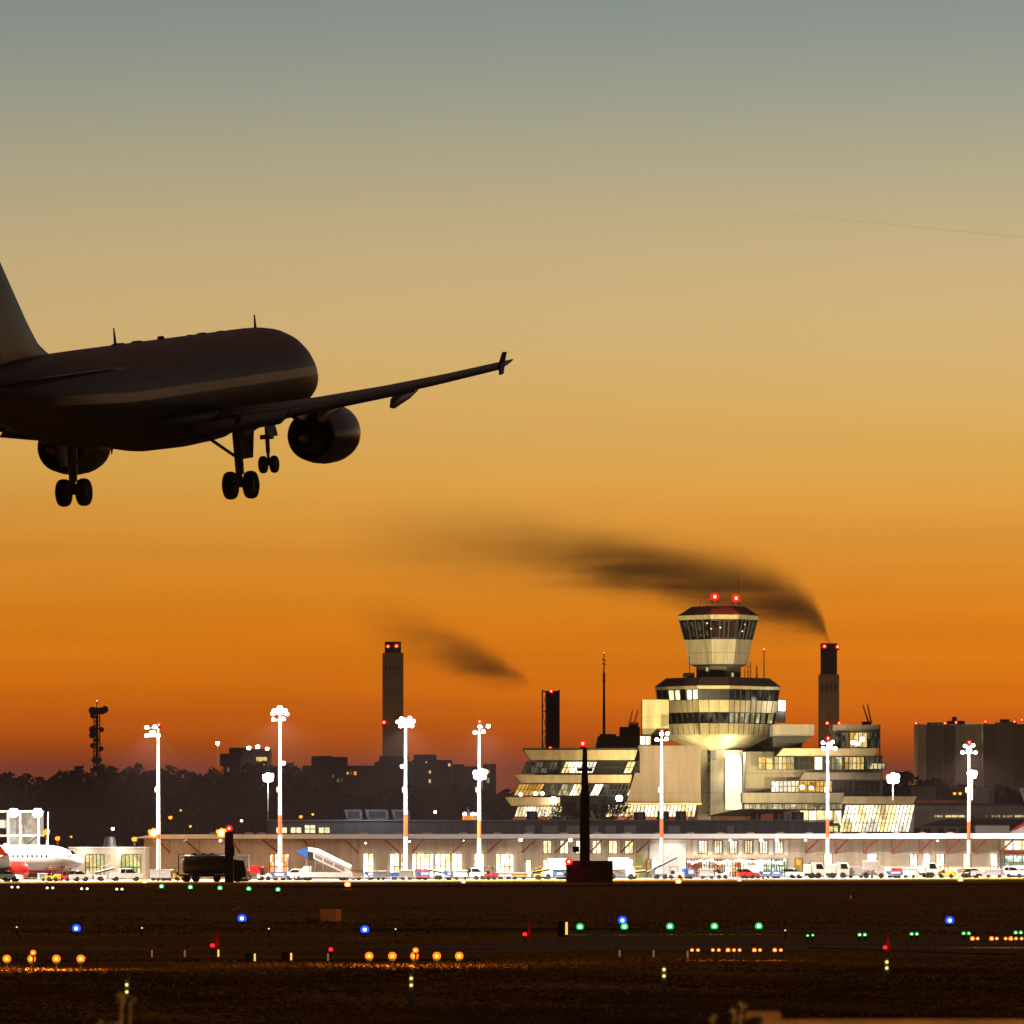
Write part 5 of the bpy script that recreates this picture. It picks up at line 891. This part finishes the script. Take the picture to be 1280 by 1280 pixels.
# silver clad container with cross-braced sides right of the pole
r = thing('braced_container', (PX(299, 1040), 1040, 0.03), 'silver cross-braced container right of the stubby black pole', 'container'); X = PX(299, 1040); MB().box(X-1.3, X+1.3, 1040, 1042.4, 1.2, 3.6).build('shell', 'silver_paint', r)
for k in range(2):
    for j in range(2): x0 = X-1.3+1.3*k; z0 = 1.2+1.2*j; q = MB(); q.tube((x0, 1039.95, z0), (x0+1.3, 1039.95, z0+1.2), .06, .06, 4); q.tube((x0+1.3, 1039.95, z0), (x0, 1039.95, z0+1.2), .06, .06, 4); q.build('cross_brace', 'grey_metal', r)
MB().box(X-1.2, X+1.2, 1040.2, 1042.2, .03, 1.2).build('trailer_base', 'near_black', r)
V = [
 (lambda l: van(l, 'white_paint', 3.0, 1.35, low=True), 101, 'low white car under the parked airliner nose', 0), (lambda l: belt_loader(l, 'white_paint', 3.4, 1.8), 127, 'white belt loader between airliner nose and pickup', 0), (lambda l: van(l, 'white_paint', 4.6, 1.75, pick=True), 157, 'white pickup in front of the right gate window', 0),
 (lambda l: tug(l, 'yellow_paint', 2.0), 66, 'small yellow tractor right of the red engine', 0), (lambda l: van(l, 'white_paint', 3.0, 1.4, low=True), 14, 'white and red car under the red engine wing', 0), (lambda l: cart(l, 'curtain_grey', 'white_paint', 1.6, 1.1), 57, 'small pale cart hiding behind the red engine', 0), (lambda l: tug(l, 'red_paint', 2.0), 80, 'red tractor behind the airliner nose wheel', 1),
 (lambda l: cart(l, 'white_metal', 'white_paint', 1.7, 1.6), 195, 'white cart left of the first mast foot', 0), (lambda l: cart(l, 'white_metal', 'white_paint', 1.7, 1.6), 208, 'white cart right of the first mast foot', 0), (lambda l: tug(l, 'yellow_paint', 2.0), 226, 'cream tractor left of the fuel tanker', 0),
 (lambda l: catering(l, .5, 'red_paint'), 317, 'small red lift truck right of the silver container', 0), (lambda l: tug(l, 'white_paint', 2.0), 331, 'white tractor between red lift truck and dark container', 0), (lambda l: container(l, 'navy_paint', 2.2, .9), 349, 'dark blue container at the foot of the second mast', 0),
 (lambda l: van(l, 'white_paint', 2.9, 1.6), 366, 'short white van left of the covered stairs', 1), (lambda l: tug(l, 'white_paint', 2.0), 379, 'white tractor tucked under the covered stairs', 1),
 (lambda l: cart(l, 'navy_paint', 'grey_paint', 1.5, 1.1), 431, 'dark cart just right of the covered stairs', 0), (lambda l: cart(l, 'dry_stem', 'near_black', 1.8, 1.4), 445, 'cart with straw-coloured curtain right of the stairs', 0), (lambda l: container(l, 'navy_paint', 1.5, .9), 463, 'navy container under the first lit door of the pier', 0), (lambda l: cart(l, 'curtain_grey', 'white_paint', 1.7, 1.35), 476, 'grey-curtained cart left of the third mast', 0),
 (lambda l: cart(l, 'blue_paint', 'white_paint', 1.3, 1.2), 493, 'blue-curtained cart left of the third mast foot', 0), (lambda l: cart(l, 'curtain_grey', 'white_paint', 2.0, 1.45), 508, 'grey-curtained cart at the third mast foot', 0), (lambda l: container(l, 'blue_paint', 2.0, .95, 'red_paint'), 529, 'blue container under the wide glazing', 0), (lambda l: cart(l, 'red_paint', 'red_paint', 1.9, 1.55), 527, 'red-topped cart behind the blue container', 0),
 (lambda l: belt_loader(l, 'white_paint', 2.8, 1.5), 547, 'white belt loader under the wide glazing', 1), (lambda l: container(l, 'blue_paint', 1.3, .9), 561, 'small blue container right of the wide glazing', 0), (lambda l: cart(l, 'white_metal', 'white_paint', 2.2, 1.4), 576, 'white cart between blue container and white van', 0), (lambda l: van(l, 'white_paint', 2.7, 1.7), 600, 'rounded white van at the foot of the fourth mast', 0),
 (lambda l: tug(l, 'red_paint', 1.9), 614, 'red tractor just right of the fourth mast', 0), (lambda l: cart(l, 'white_metal', 'white_paint', 2.2, 1.1), 631, 'low white cart under the broad lit door', 0), (lambda l: cart(l, 'yellow_paint', 'white_paint', 2.3, 1.0), 649, 'low yellow-sided cart left of the small doors', 0),
 (lambda l: belt_loader(l, 'yellow_paint', 3.0, 1.5), 674, 'yellow belt loader left of the white lift truck', 0), (lambda l: catering(l, .72), 696, 'white lift truck with raised box left of the dark hut', 1), (lambda l: container(l, 'blue_paint', 1.6, .8), 699, 'blue container in front of the left white lift truck', 0),
 (lambda l: catering(l, .74), 776, 'white lift truck right of the dark hut', 0), (lambda l: belt_loader(l, 'yellow_paint', 3.6, 1.2), 791, 'low yellow belt loader right of the dark hut', 0), (lambda l: belt_loader(l, 'silver_paint', 4.4, 3.2), 827, 'steep silver belt loader in the white floodlit bay', 0), (lambda l: tug(l, 'white_paint', 2.4), 845, 'white tractor in the white floodlit bay', 0),
 (lambda l: container(l, 'blue_paint', 1.7, 1.2), 861, 'pale blue container at the left end of the shop windows', 0), (lambda l: cart(l, 'white_metal', 'white_paint', 2.3, 1.5), 884, 'white cart under the leftmost shop windows', 0), (lambda l: tug(l, 'white_paint', 2.0), 903, 'white tractor left of the red car', 0), (lambda l: van(l, 'red_paint', 3.0, 1.5, low=True), 935, 'red and white car in front of the shop windows', 0), (lambda l: catering(l, .45), 940, 'small white lift truck behind the red car', 0),
 (lambda l: container(l, 'navy_paint', 1.9, .8), 957, 'navy container right of the red car', 0), (lambda l: container(l, 'blue_paint', 1.7, .8), 970, 'blue container under the last shop window', 0), (lambda l: van(l, 'white_paint', 2.8, 1.3, low=True), 995, 'white car below the yellow door', 0), (lambda l: boxtruck(l, 'white_paint', 3.0, 2.1), 1018, 'white box truck left of the mast before the right wing', 0),
 (lambda l: boxtruck(l, 'white_paint', 3.7, 2.1), 1047, 'white box truck right of the mast before the right wing', 0), (lambda l: cart(l, 'white_metal', 'white_paint', 2.5, 1.7), 1070, 'white cart right of the two box trucks', 0), (lambda l: catering(l, .62), 1091, 'white lift truck hiding the tall lit door', 0), (lambda l: cart(l, 'white_metal', 'red_paint', 1.7, 1.2), 1087, 'red-topped low cart before the right lift truck', 0),
 (lambda l: container(l, 'blue_paint', 2.2, .75), 1117, 'blue container with red bundle behind at right', 0), (lambda l: cart(l, 'red_paint', 'red_paint', 1.7, 1.5), 1121, 'red-curtained cart behind the blue container at right', 0), (lambda l: cart(l, 'white_metal', 'white_paint', 2.2, 1.5), 1137, 'white cart at the first of three lit doors', 0), (lambda l: boxtruck(l, 'white_paint', 2.6, 1.8), 1160, 'small white box truck at the middle of three lit doors', 0),
 (lambda l: tug(l, 'yellow_paint', 2.6), 1183, 'yellow tractor right of the three lit doors', 0), (lambda l: container(l, 'blue_paint', 1.5, .7), 1177, 'low blue container before the yellow tractor', 0), (lambda l: belt_loader(l, 'yellow_paint', 2.6, 1.2), 1209, 'yellow belt loader at the foot of the rightmost mast', 0), (lambda l: van(l, 'white_paint', 2.2, 1.5), 1222, 'small white van right of the rightmost mast', 0), (lambda l: cart(l, 'white_metal', 'white_paint', 2.6, 1.3), 1242, 'white cart at the last lit door', 0), (lambda l: van(l, 'white_paint', 3.4, 1.7), 1268, 'white van in front of the end shop', 0),
]
for k, (fn, px, lab, fl) in enumerate(V): put(fn(lab), px, bool(fl), 7 + 4.0*((k*5) % 3 if 'behind' not in lab else 3) * .6, random.uniform(-12, 12))
put(covered_stairs('white covered passenger stairs with a blue front shield at the second mast', .93), 408, False, 6, -4)
put_at(cart('open service cart with rail just left of the red lift truck', 'curtain_grey', 'yellow_paint', 1.6, 1.5), 305, 1037)
mat('dry_blades', (.5, .27, .08), 1, .4, .15, spec=0); glow('slit_dim', (1, .5, .2), .22); mat('red_plate', (.5, .02, .02), .5)
# ------------------------------------------------------------------ airfield lights
def field_light(px, py, size, m, core, label, group, light=0, col=(1, .4, .08), post=True, name='runway_light', zc=.45, ground_d=None):
    """a fixture on a stem; the lens centre sits on the photo row py"""
    d = (H - zc) * F / (py - YH); X = PX(px, d); R_ = size*d/F/2
    r = thing(name, (X, d, 0), label, 'airfield light', group)
    q = MB(); q.ball((X, d, zc), R_, 12, 8); q.build('lens', m, r); q = MB(); q.ball((X, d - R_*.62, zc), R_*.5, 10, 6); q.build('bulb', core, r)  # wide lens ball carries the lamp's halo as colour around its core
    q = MB(); q.tube((X, d+.02, 0), (X, d+.02, zc-R_*.8), .04, .04, 6); q.lathe([(R_*.75, zc-R_*1.15), (R_*.8, zc-R_*.7)], X, d, 8); q.build('stem', 'near_black', r)
    if light: lamp((X, d-.5, zc+.12), light, col, .15, r)
    return r
ORD = ['first', 'second', 'third', 'fourth', 'fifth', 'sixth', 'seventh', 'eighth', 'ninth', 'tenth']
G = 'approach lights in two bright rows'
glow('approach_lens', (1, .17, .006), 2.0); glow('approach_core', (1, .38, .06), 3.4)
for k, x in enumerate((8.5, 39.5, 70.5, 101)): field_light(x, 1198.5, 10.5, 'approach_lens', 'approach_core', ORD[k] + ' orange approach light from the left in the lower left row', G, 110)
field_light(41.5, 1191, 7.5, 'approach_lens', 'approach_core', 'orange approach light raised just above the lower left row', G, 60, zc=.75)
for k, x in enumerate((461.5, 490.5, 518, 546, 574)): field_light(x, 1195, 10.5, 'approach_lens', 'approach_core', ORD[k] + ' orange approach light from the left in the central row', G, 110)
field_light(519.5, 1188, 7.5, 'approach_lens', 'approach_core', 'orange approach light raised just above the central row', G, 60, zc=.75)
for k, x in enumerate((865, 872.5, 891, 898.5, 910, 917.5, 924.5, 943, 950, 968.5, 976)): field_light(x, 1187.7, 5.8 if k in (4, 7, 9) else 4.6, 'orange_small', 'small_core', 'small orange light number %s from the left in the long right-hand row' % (ORD + ['eleventh'])[k], 'small orange lights on the right', 6)
for k, x in enumerate((1215.5, 1222, 1239.5, 1246, 1257, 1263.5, 1270, 1277)): field_light(x, 1173.3, 6 if k in (0, 2, 5) else 4.6, 'orange_small', 'small_core', ORD[k] + ' small orange light in the row touching the right edge', 'small orange lights on the right', 6)
for k, (x, y) in enumerate(((434.5, 1105.5), (579.5, 1102), (848, 1101.5), (924, 1099.5), (1200.5, 1099), (181, 1101.5), (1225, 1097))): field_light(x, y, [8, 6, 8, 6, 8, 7, 5][k], 'orange_lamp', 'flood_tail', 'orange light at the apron edge ' + ['right of the covered stairs', 'left of the fourth mast', 'below the white floodlit bay', 'below the red car', 'left of the rightmost mast foot', 'left of the first mast foot', 'right of the rightmost mast foot'][k], 'orange lights at the apron edge', 30, zc=.6)
for k, x in enumerate((725, 780.5, 837.5, 893, 948.5)): field_light(x, 1158.5 - .2*k, 9.5, 'green_lamp', 'white_green', ORD[k] + ' large green light from the left in the threshold row right of centre', 'green lights', 12, (.3, 1, .5))
for k, (x, y) in enumerate(((202, 1108), (238, 1109), (275, 1110), (311, 1111), (347.5, 1112))): field_light(x, y, 6.5, 'green_lamp', 'white_green', ORD[k] + ' green light from the left along the far taxiway edge', 'green lights')
for k, (x, y) in enumerate(((15, 1109), (22.5, 1109), (59, 1110), (66, 1110), (102, 1111), (109, 1111), (146, 1111.5), (152.5, 1111.5))): field_light(x, y, 3.2, 'pale_dot', 'pale_dot', ORD[k] + ' pale green dot from the left edge below the parked airliner', 'pairs of pale green lights')
for k, (x, y) in enumerate(((1009.5, 1169.5), (1016, 1169), (1074.5, 1168.5), (1081, 1168.5), (1139.5, 1167.5), (1146, 1167.5), (1204.5, 1166.8), (1211, 1166.8), (1269.5, 1165.8), (1276, 1165.8))): field_light(x, y, 5 if k > 1 else 3.6, 'green_lamp', 'pale_dot', ORD[k] + ' small green light from the left in the paired row at right', 'pairs of green taxiway lights', zc=.35)
for x, y, l in ((95.5, 1160.5, 'at the far left'), (302.5, 1148, 'above the red marker at left'), (456, 1162, 'above the central approach row'), (778, 1150.5, 'above the second threshold light'), (1187, 1150.5, 'right of centre above the taxiway pairs')): field_light(x, y, 11, 'blue_lamp', 'blue_core', 'blue taxiway light ' + l, 'blue taxiway lights', 8, (.2, .35, 1))
for x, y, l, w_ in ((265.5, 1182, 'at the far left', 7), (413.5, 1187, 'left of the central approach row', 7), (656, 1168, 'left of the threshold row', 7), (1106.5, 1184.5, 'on the right above a reflector post', 7)):
    t_ = field_light(x, y, w_-1.5, 'red_dim', 'red_beacon', 'dull red marker light ' + l, 'red marker lights', 3, (1, .05, .03)); d = t_.location.y
    if x != 413.5: q = MB(); xx = PX(x+5 if x < 1000 else x+3, d); q.prism([(xx-.09, .3), (xx+.12, .3), (xx+.1, 1.1), (xx, 1.1)], d-.04, d+.04); q.build('flag_plate', 'red_plate', t_)
for x, y, l in ((21, 1159, 'pale dot at the far left above the approach row'), (177.5, 1160, 'faint dot between the two left blue lights'), (336, 1161, 'pale dot left of the orange box'), (494.5, 1161.5, 'dot right of the central blue light'), (981.5, 1163, 'pale dot right of the threshold row')): field_light(x, y, 2, 'yellow_dot', 'yellow_dot', l, 'small pale field lights')
# slim edge markers
for x, y, l in ((190, 1194, 'first slim marker right of the left approach row'), (231, 1194, 'second slim marker right of the left approach row'), (273, 1193.5, 'slim marker below the left red light'), (318.5, 1199, 'thick slim marker with warm glow'), (364, 1198, 'slim marker with dark back left of the red light'), (410, 1198.5, 'slim marker below the second red light'), (774.5, 1194, 'left slim marker beyond the taxiway'), (817, 1194, 'middle slim marker beyond the taxiway'), (859.5, 1195, 'right slim marker beyond the taxiway'), (1063.5, 1120, 'faint far marker on the right grass')):
    d = gd(y+4.5); X = PX(x, d); r = thing('edge_marker', (X, d, 0), l, 'marker', 'slim edge markers'); q = MB(); q.prism([(X-.05, 0), (X+.05, 0), (X+.05, .4), (X-.05, .4)], d, d+.06); q.build('post', 'grey_paint', r); q = MB(); q.box(X-.035, X+.035, d-.02, d-.002, .08, .38); q.build('reflector', 'slit_dim' if x not in (318.5, 364, 273) else 'slit_orange', r)
    if x in (364, 318.5): q = MB(); q.box(X-.42, X-.1, d+.05, d+.12, 0, .42); q.build('back_plate', 'near_black', r)
# posts with two round reflectors
for x, y0, y1, ya, yb, l in ((158.5, 1220, 1262, 1231, 1240, 'at the far left'), (514, 1214, 1260, 1223, 1231.5, 'below the central approach row'), (830, 1200, 1248, 1212, 1220, 'below the threshold row'), (1108.5, 1192, 1228, 1202.5, 1210, 'at the right below a red light')):
    d = gd(y1); X = PX(x, d); r = thing('reflector_post', (X, d, 0), 'dim post with two round yellow reflectors ' + l, 'post', 'posts with two yellow reflectors'); w_ = .065*d/330+.03
    q = MB(); q.box(X-w_, X+w_, d, d+.12, 0, PZ(y0, d)); q.build('post', 'grey_paint', r)
    for yy in (ya, yb): q = MB(); c = Vector((X, d-.03, PZ(yy, d))); q.ring([[(c.x + k*2.0*d/F*math.cos(t_*math.pi/6), c.y - e, c.z + k*2.0*d/F*math.sin(t_*math.pi/6)) for t_ in range(12)] for k, e in ((1, 0), (.9, .03), (.5, .05))]); q.build('reflector', 'yellow_dot', r)
# orange box with dry tuft, flat lamp board
d = gd(1151.5); r = thing('cable_box', (PX(413, d), d, 0), 'dull orange cable box on the infield grass', 'box'); q = MB(); q.pb(399.5, 420, 1136.5, 1152, d, .9); q.build('body', 'dull_orange', r, bevel=.03); q = MB(); q.pb(420.1, 426, 1136.5, 1151, d+.1, .8); q.build('side_door', 'orange_paint', r); lamp((PX(450, d), d-5, 3.0), 260, (1, .6, .25), .3, r, (Vector((PX(415, d), d, .4)), 50))  # the spot is an added unseen lamp that brightens the box
def tuft(px, py_top, py_base, d, wpx, n, label, m='dry_stem', cat='plant', heads=0, z0=None, name='dry_grass'):
    rnd = random.Random(int(px)); r = thing(name, (PX(px, d), d, PZ(py_base, d) if z0 is None else z0), label, cat); q = MB(); zb = PZ(py_base, d) if z0 is None else z0; k = d/F
    for i in range(n):
        x0 = PX(px, d) + rnd.uniform(-.3, .3)*wpx*k; x1 = PX(px, d) + rnd.uniform(-.5, .5)*wpx*k; zt = zb + (PZ(py_top, d)-zb)*rnd.uniform(.55, 1); y0 = d + rnd.uniform(-.5, .5)*wpx*k
        p = [Vector((x0, y0, zb)), Vector(((x0*.6+x1*.4), y0, zb*.4+zt*.6)), Vector((x1, y0+rnd.uniform(-.3, .3)*wpx*k, zt))]; q.path(p, max(.003, .35*k), 4)
        if heads:
            for j in range(heads): c = p[2] + Vector((rnd.gauss(0, 1), rnd.gauss(0, 1), rnd.gauss(0, .5)))*wpx*k*.09; a = wpx*k*.05; q.ball(c, a, 5, 4)
    q.build('stems', m, r); return r
tuft(391, 1148, 1155, gd(1155), 22, 60, 'pale dry grass tuft left of the orange cable box', 'dry_stem')
d = gd(1154.5); o = MB(); o.pb(269, 288, 1153, 1155, d, .3); tag(o.build('ground_board', 'dry_stem'), 'flat straw-coloured board left of a blue light', 'board')
d = gd(1147.5); r = thing('wind_cone', (PX(293, d), d, 0), 'small pale object beside the second blue light', 'marker'); q = MB(); q.ring([[(PX(289, d) + u, d + w_*math.cos(t_*math.pi/4), .5 + u*.3 + w_*math.sin(t_*math.pi/4)) for t_ in range(8)] for u, w_ in ((0, .05), (.15, .14), (.35, .1), (.55, .16))]); q.build('cone', 'white_paint', r); q = MB(); q.tube((PX(293, d), d, 0), (PX(293, d), d, .6), .03, .03, 5); q.build('stem', 'steel', r)
r = thing('reflective_barrel', (PX(706, gd(1171)), gd(1171), 0), 'dark barrel with glowing orange rim left of the threshold row', 'barrel'); d = gd(1171); X = PX(704, d); q = MB(); q.lathe([(.26, 0), (.3, .1), (.3, .8), (.22, .86)], X, d, 14); q.build('body', 'near_black', r); q = MB(); q.box(X+.12, X+.24, d-.36, d-.3, .12, .8); q.build('reflector', 'slit_orange', r)
# ------------------------------------------------------------------ rough grass on the infield
rnd = random.Random(5); mb = MB()
for i in range(60000):
    yy = rnd.uniform(1103, 1282); d = gd(yy)
    if 1168 < yy < 1197 and rnd.random() < .93: continue
    if yy < 1150 and rnd.random() < .6: continue
    x = rnd.uniform(-.073, .073)*d; hh = rnd.uniform(.04, .11)*(1 + .8*math.sin(x*.31+d*.05)*math.sin(d*.11+x*.07)); w_ = rnd.uniform(.03, .12)
    if hh < .02: continue
    mb.add([(x-w_, d, 0), (x+w_, d+rnd.uniform(-.05, .05), 0), (x+rnd.uniform(-.1, .1), d+rnd.uniform(-.06, .06), hh)], [(0, 1, 2)])
tag(mb.build('grass', 'dry_blades'), kind='stuff')
# small lamps seen through the wood
for x, y, q_, m_, l in ((213, 1022, .34, 'flood_warm', 'small orange lamp among the trees right of the first mast'), (141, 1036, .28, 'flood_tail', 'small pale lamp in the trees above the annex cowl'), (226, 1013, .18, 'flood_warm', 'highest tiny lamp in the bare tree right of the first mast'), (238, 1033, .22, 'flood_warm', 'tiny lamp low in the bare tree right of the first mast'), (376, 1021, .3, 'flood_warm', 'orange lamp above the penthouse windows'), (391, 1018, .22, 'flood_warm', 'tiny orange lamp right of the penthouse lamp'), (89, 1046, .2, 'flood_warm', 'tiny orange lamp just left of the annex roof'), (302, 1026, .2, 'flood_tail', 'tiny pale lamp left of the second mast'), (544, 1015, .25, 'flood_tail', 'tiny pale lamp below the brown tree by the third mast')):
    small_flood(x, y, 1290, 1060, l, q_, 0, m_, group='small lamps among the trees')
# ------------------------------------------------------------------ foreground, out of focus: fence, dry plants
mz = 3.3
r = thing('wooden_fence', (.9, 22, mz), 'blurred wooden rail fence along the bottom right edge', 'fence'); d = 22
q = MB(); q.box(PX(976, d), PX(1400, d), d, d+.06, PZ(1292, d), PZ(1275, d)); q.build('rail', 'wood', r)
q = MB(); q.box(PX(931, d), PX(974.5, d), d-.05, d+.04, mz-.1, PZ(1265, d)); q.build('post', 'wood', r, bevel=.004)
q = MB(); q.box(PX(942, d), PX(952, d), d-.07, d-.051, mz, PZ(1270, d)); q.build('cover_strip', 'near_black', r)
tuft(907, 1247, 1256, 24, 42, 16, 'blurred yellow seed heads left of the wooden post', 'dry_stem', 'plant', 7, mz, 'yarrow')
tuft(148, 1240, 1260, 26, 46, 11, 'blurred plume of dry grass at the bottom left', 'dry_stem', 'plant', 5, mz)
tuft(124, 1274, 1280, 26, 30, 8, 'blurred dry tuft low in the bottom left', 'dry_stem', 'plant', 3, mz)
lamp((6.5, 18, 6.8), 1500, (1, .62, .28), .3, None, ((1.0, 22, 4.3), 40)); lamp((-7.5, 20, 6.8), 1600, (1, .7, .38), .3, None, ((-1.2, 24, 4.4), 30))  # two unseen spots added to light the fence and dry plants
# ------------------------------------------------------------------ smoke plumes (real volumes)
def plume(name, d, path, label, dens, thick):
    """path: list of (px, py, half-height px, strength) from the mouth to the fading end"""
    x0 = min(p[0] for p in path); x1 = max(p[0] for p in path); y0 = min(p[1]-p[2]*2.4 for p in path); y1 = max(p[1]+p[2]*2.4 for p in path); k = d/F
    q = MB(); q.box(PX(x0, d), PX(x1, d), d-thick, d+thick, PZ(y1, d), PZ(y0, d))
    o = q.build(name, 'near_black'); m = bpy.data.materials.new('smoke_' + name); m.use_nodes = True; t = m.node_tree; t.nodes.clear(); o.data.materials[0] = m
    c = t.nodes.new('ShaderNodeTexCoord'); s = t.nodes.new('ShaderNodeSeparateXYZ'); t.links.new(c.outputs['Object'], s.inputs[0]); off = OFF[o.name]
    X0, X1 = PX(x0, d)-off.x, PX(x1, d)-off.x; L = X1-X0; u = mth(t, 'DIVIDE', mth(t, 'SUBTRACT', s.outputs[0], X0), L)
    def curve(vals, lo, hi):
        r_ = ramp(t, u, [((PX(p[0], d)-off.x-X0)/L, (((v-lo)/(hi-lo)),)*3) for p, v in sorted(zip(path, vals), key=lambda z: z[0][0])], 'B_SPLINE' if False else 'CARDINAL'); return mth(t, 'ADD', mth(t, 'MULTIPLY', r_, hi-lo), lo)
    zs = [PZ(p[1], d)-off.z for p in path]; ws = [p[2]*k for p in path]; ss = [p[3] for p in path]
    zc = curve(zs, min(zs)-1, max(zs)+1); wc = curve(ws, 0, max(ws)*1.2); sc_ = curve(ss, 0, max(ss)*1.1)
    mp = t.nodes.new('ShaderNodeMapping'); mp.inputs['Scale'].default_value = (.22, 1, 1.5); mp.inputs['Rotation'].default_value = (0, math.radians(10), 0); t.links.new(c.outputs['Object'], mp.inputs[0]); n = t.nodes.new('ShaderNodeTexNoise'); n.inputs['Scale'].default_value = .16; n.inputs['Detail'].default_value = 4; t.links.new(mp.outputs[0], n.inputs[0])
    wob = mth(t, 'MULTIPLY', mth(t, 'MULTIPLY', mth(t, 'SUBTRACT', n.outputs[0], .5), wc), 1.6)
    a = mth(t, 'DIVIDE', mth(t, 'ADD', mth(t, 'SUBTRACT', s.outputs[2], zc), wob), wc); b_ = mth(t, 'DIVIDE', s.outputs[1], mth(t, 'MULTIPLY', wc, 1.0))
    e = mth(t, 'POWER', 2.718, mth(t, 'MULTIPLY', mth(t, 'ADD', mth(t, 'MULTIPLY', a, a), mth(t, 'MULTIPLY', b_, b_)), -1.3))
    dn = mth(t, 'MULTIPLY', mth(t, 'DIVIDE', mth(t, 'MULTIPLY', e, sc_), wc), dens); dn = mth(t, 'MULTIPLY', dn, mth(t, 'MAXIMUM', mth(t, 'SUBTRACT', mth(t, 'MULTIPLY', n.outputs[0], 2.6), .4), .1))
    dn = mth(t, 'MAXIMUM', mth(t, 'SUBTRACT', dn, .0006), 0.0)
    v = t.nodes.new('ShaderNodeVolumePrincipled'); v.inputs['Color'].default_value = (.35, .28, .22, 1); v.inputs['Anisotropy'].default_value = .3; t.links.new(dn, v.inputs['Density'])
    out = t.nodes.new('ShaderNodeOutputMaterial'); t.links.new(v.outputs[0], out.inputs['Volume']); m.cycles.volume_step_rate = 1.0
    tag(o, label, 'smoke', None, 'stuff')
plume('smoke', 2400, [(1040, 805, 2.5, 0), (1035, 799, 4, 1.2), (1030, 785, 10, 1.5), (1018, 772, 18, 1.6), (1000, 762, 25, 1.6), (970, 751, 31, 1.6), (930, 739, 33, 1.5), (880, 728, 33, 1.5), (820, 714, 32, 1.5), (765, 704, 31, 1.25), (715, 695, 34, .7), (640, 682, 42, .36), (560, 676, 44, .22), (480, 672, 42, .11), (400, 668, 36, 0)], 'long dark smoke plume drifting left from the chimney', 1.0, 18)
plume('smoke', 2450, [(666, 853, 4, 0), (654, 849, 8, .4), (630, 840, 15, .75), (600, 828, 21, .85), (570, 815, 24, .7), (540, 803, 27, .42), (500, 788, 30, .24), (430, 768, 30, 0)], 'small detached dark smoke wisp right of the square chimney', 1.0, 14)
# ------------------------------------------------------------------ haze: even thin dusk air round the whole scene
q = MB(); q.box(-2700, 2700, -600, 3300, -1, 82); hz = q.build('haze', 'near_black'); hz.display_type = 'WIRE'
m = bpy.data.materials.new('haze_air'); m.use_nodes = True; t = m.node_tree; t.nodes.clear(); v = t.nodes.new('ShaderNodeVolumePrincipled'); v.inputs['Color'].default_value = (.74, .55, .56, 1); v.inputs['Density'].default_value = HAZE; v.inputs['Anisotropy'].default_value = .2
o_ = t.nodes.new('ShaderNodeOutputMaterial'); t.links.new(v.outputs[0], o_.inputs['Volume']); hz.data.materials[0] = m; tag(hz, 'thin even dusk haze over the airfield', 'haze', None, 'stuff')

q = MB(); q.tube(P(925, 262, 9000), P(1300, 299, 9000), .9, 1.3, 8); o = q.build('contrail', 'near_black'); m = bpy.data.materials.new('contrail_vapour'); m.use_nodes = True; t = m.node_tree; t.nodes.clear(); v = t.nodes.new('ShaderNodeVolumePrincipled'); v.inputs['Color'].default_value = (.3, .2, .18, 1); v.inputs['Density'].default_value = .04
o_ = t.nodes.new('ShaderNodeOutputMaterial'); t.links.new(v.outputs[0], o_.inputs['Volume']); o.data.materials[0] = m; tag(o, 'faint straight contrail high in the sky at the right', 'contrail', None, 'stuff')
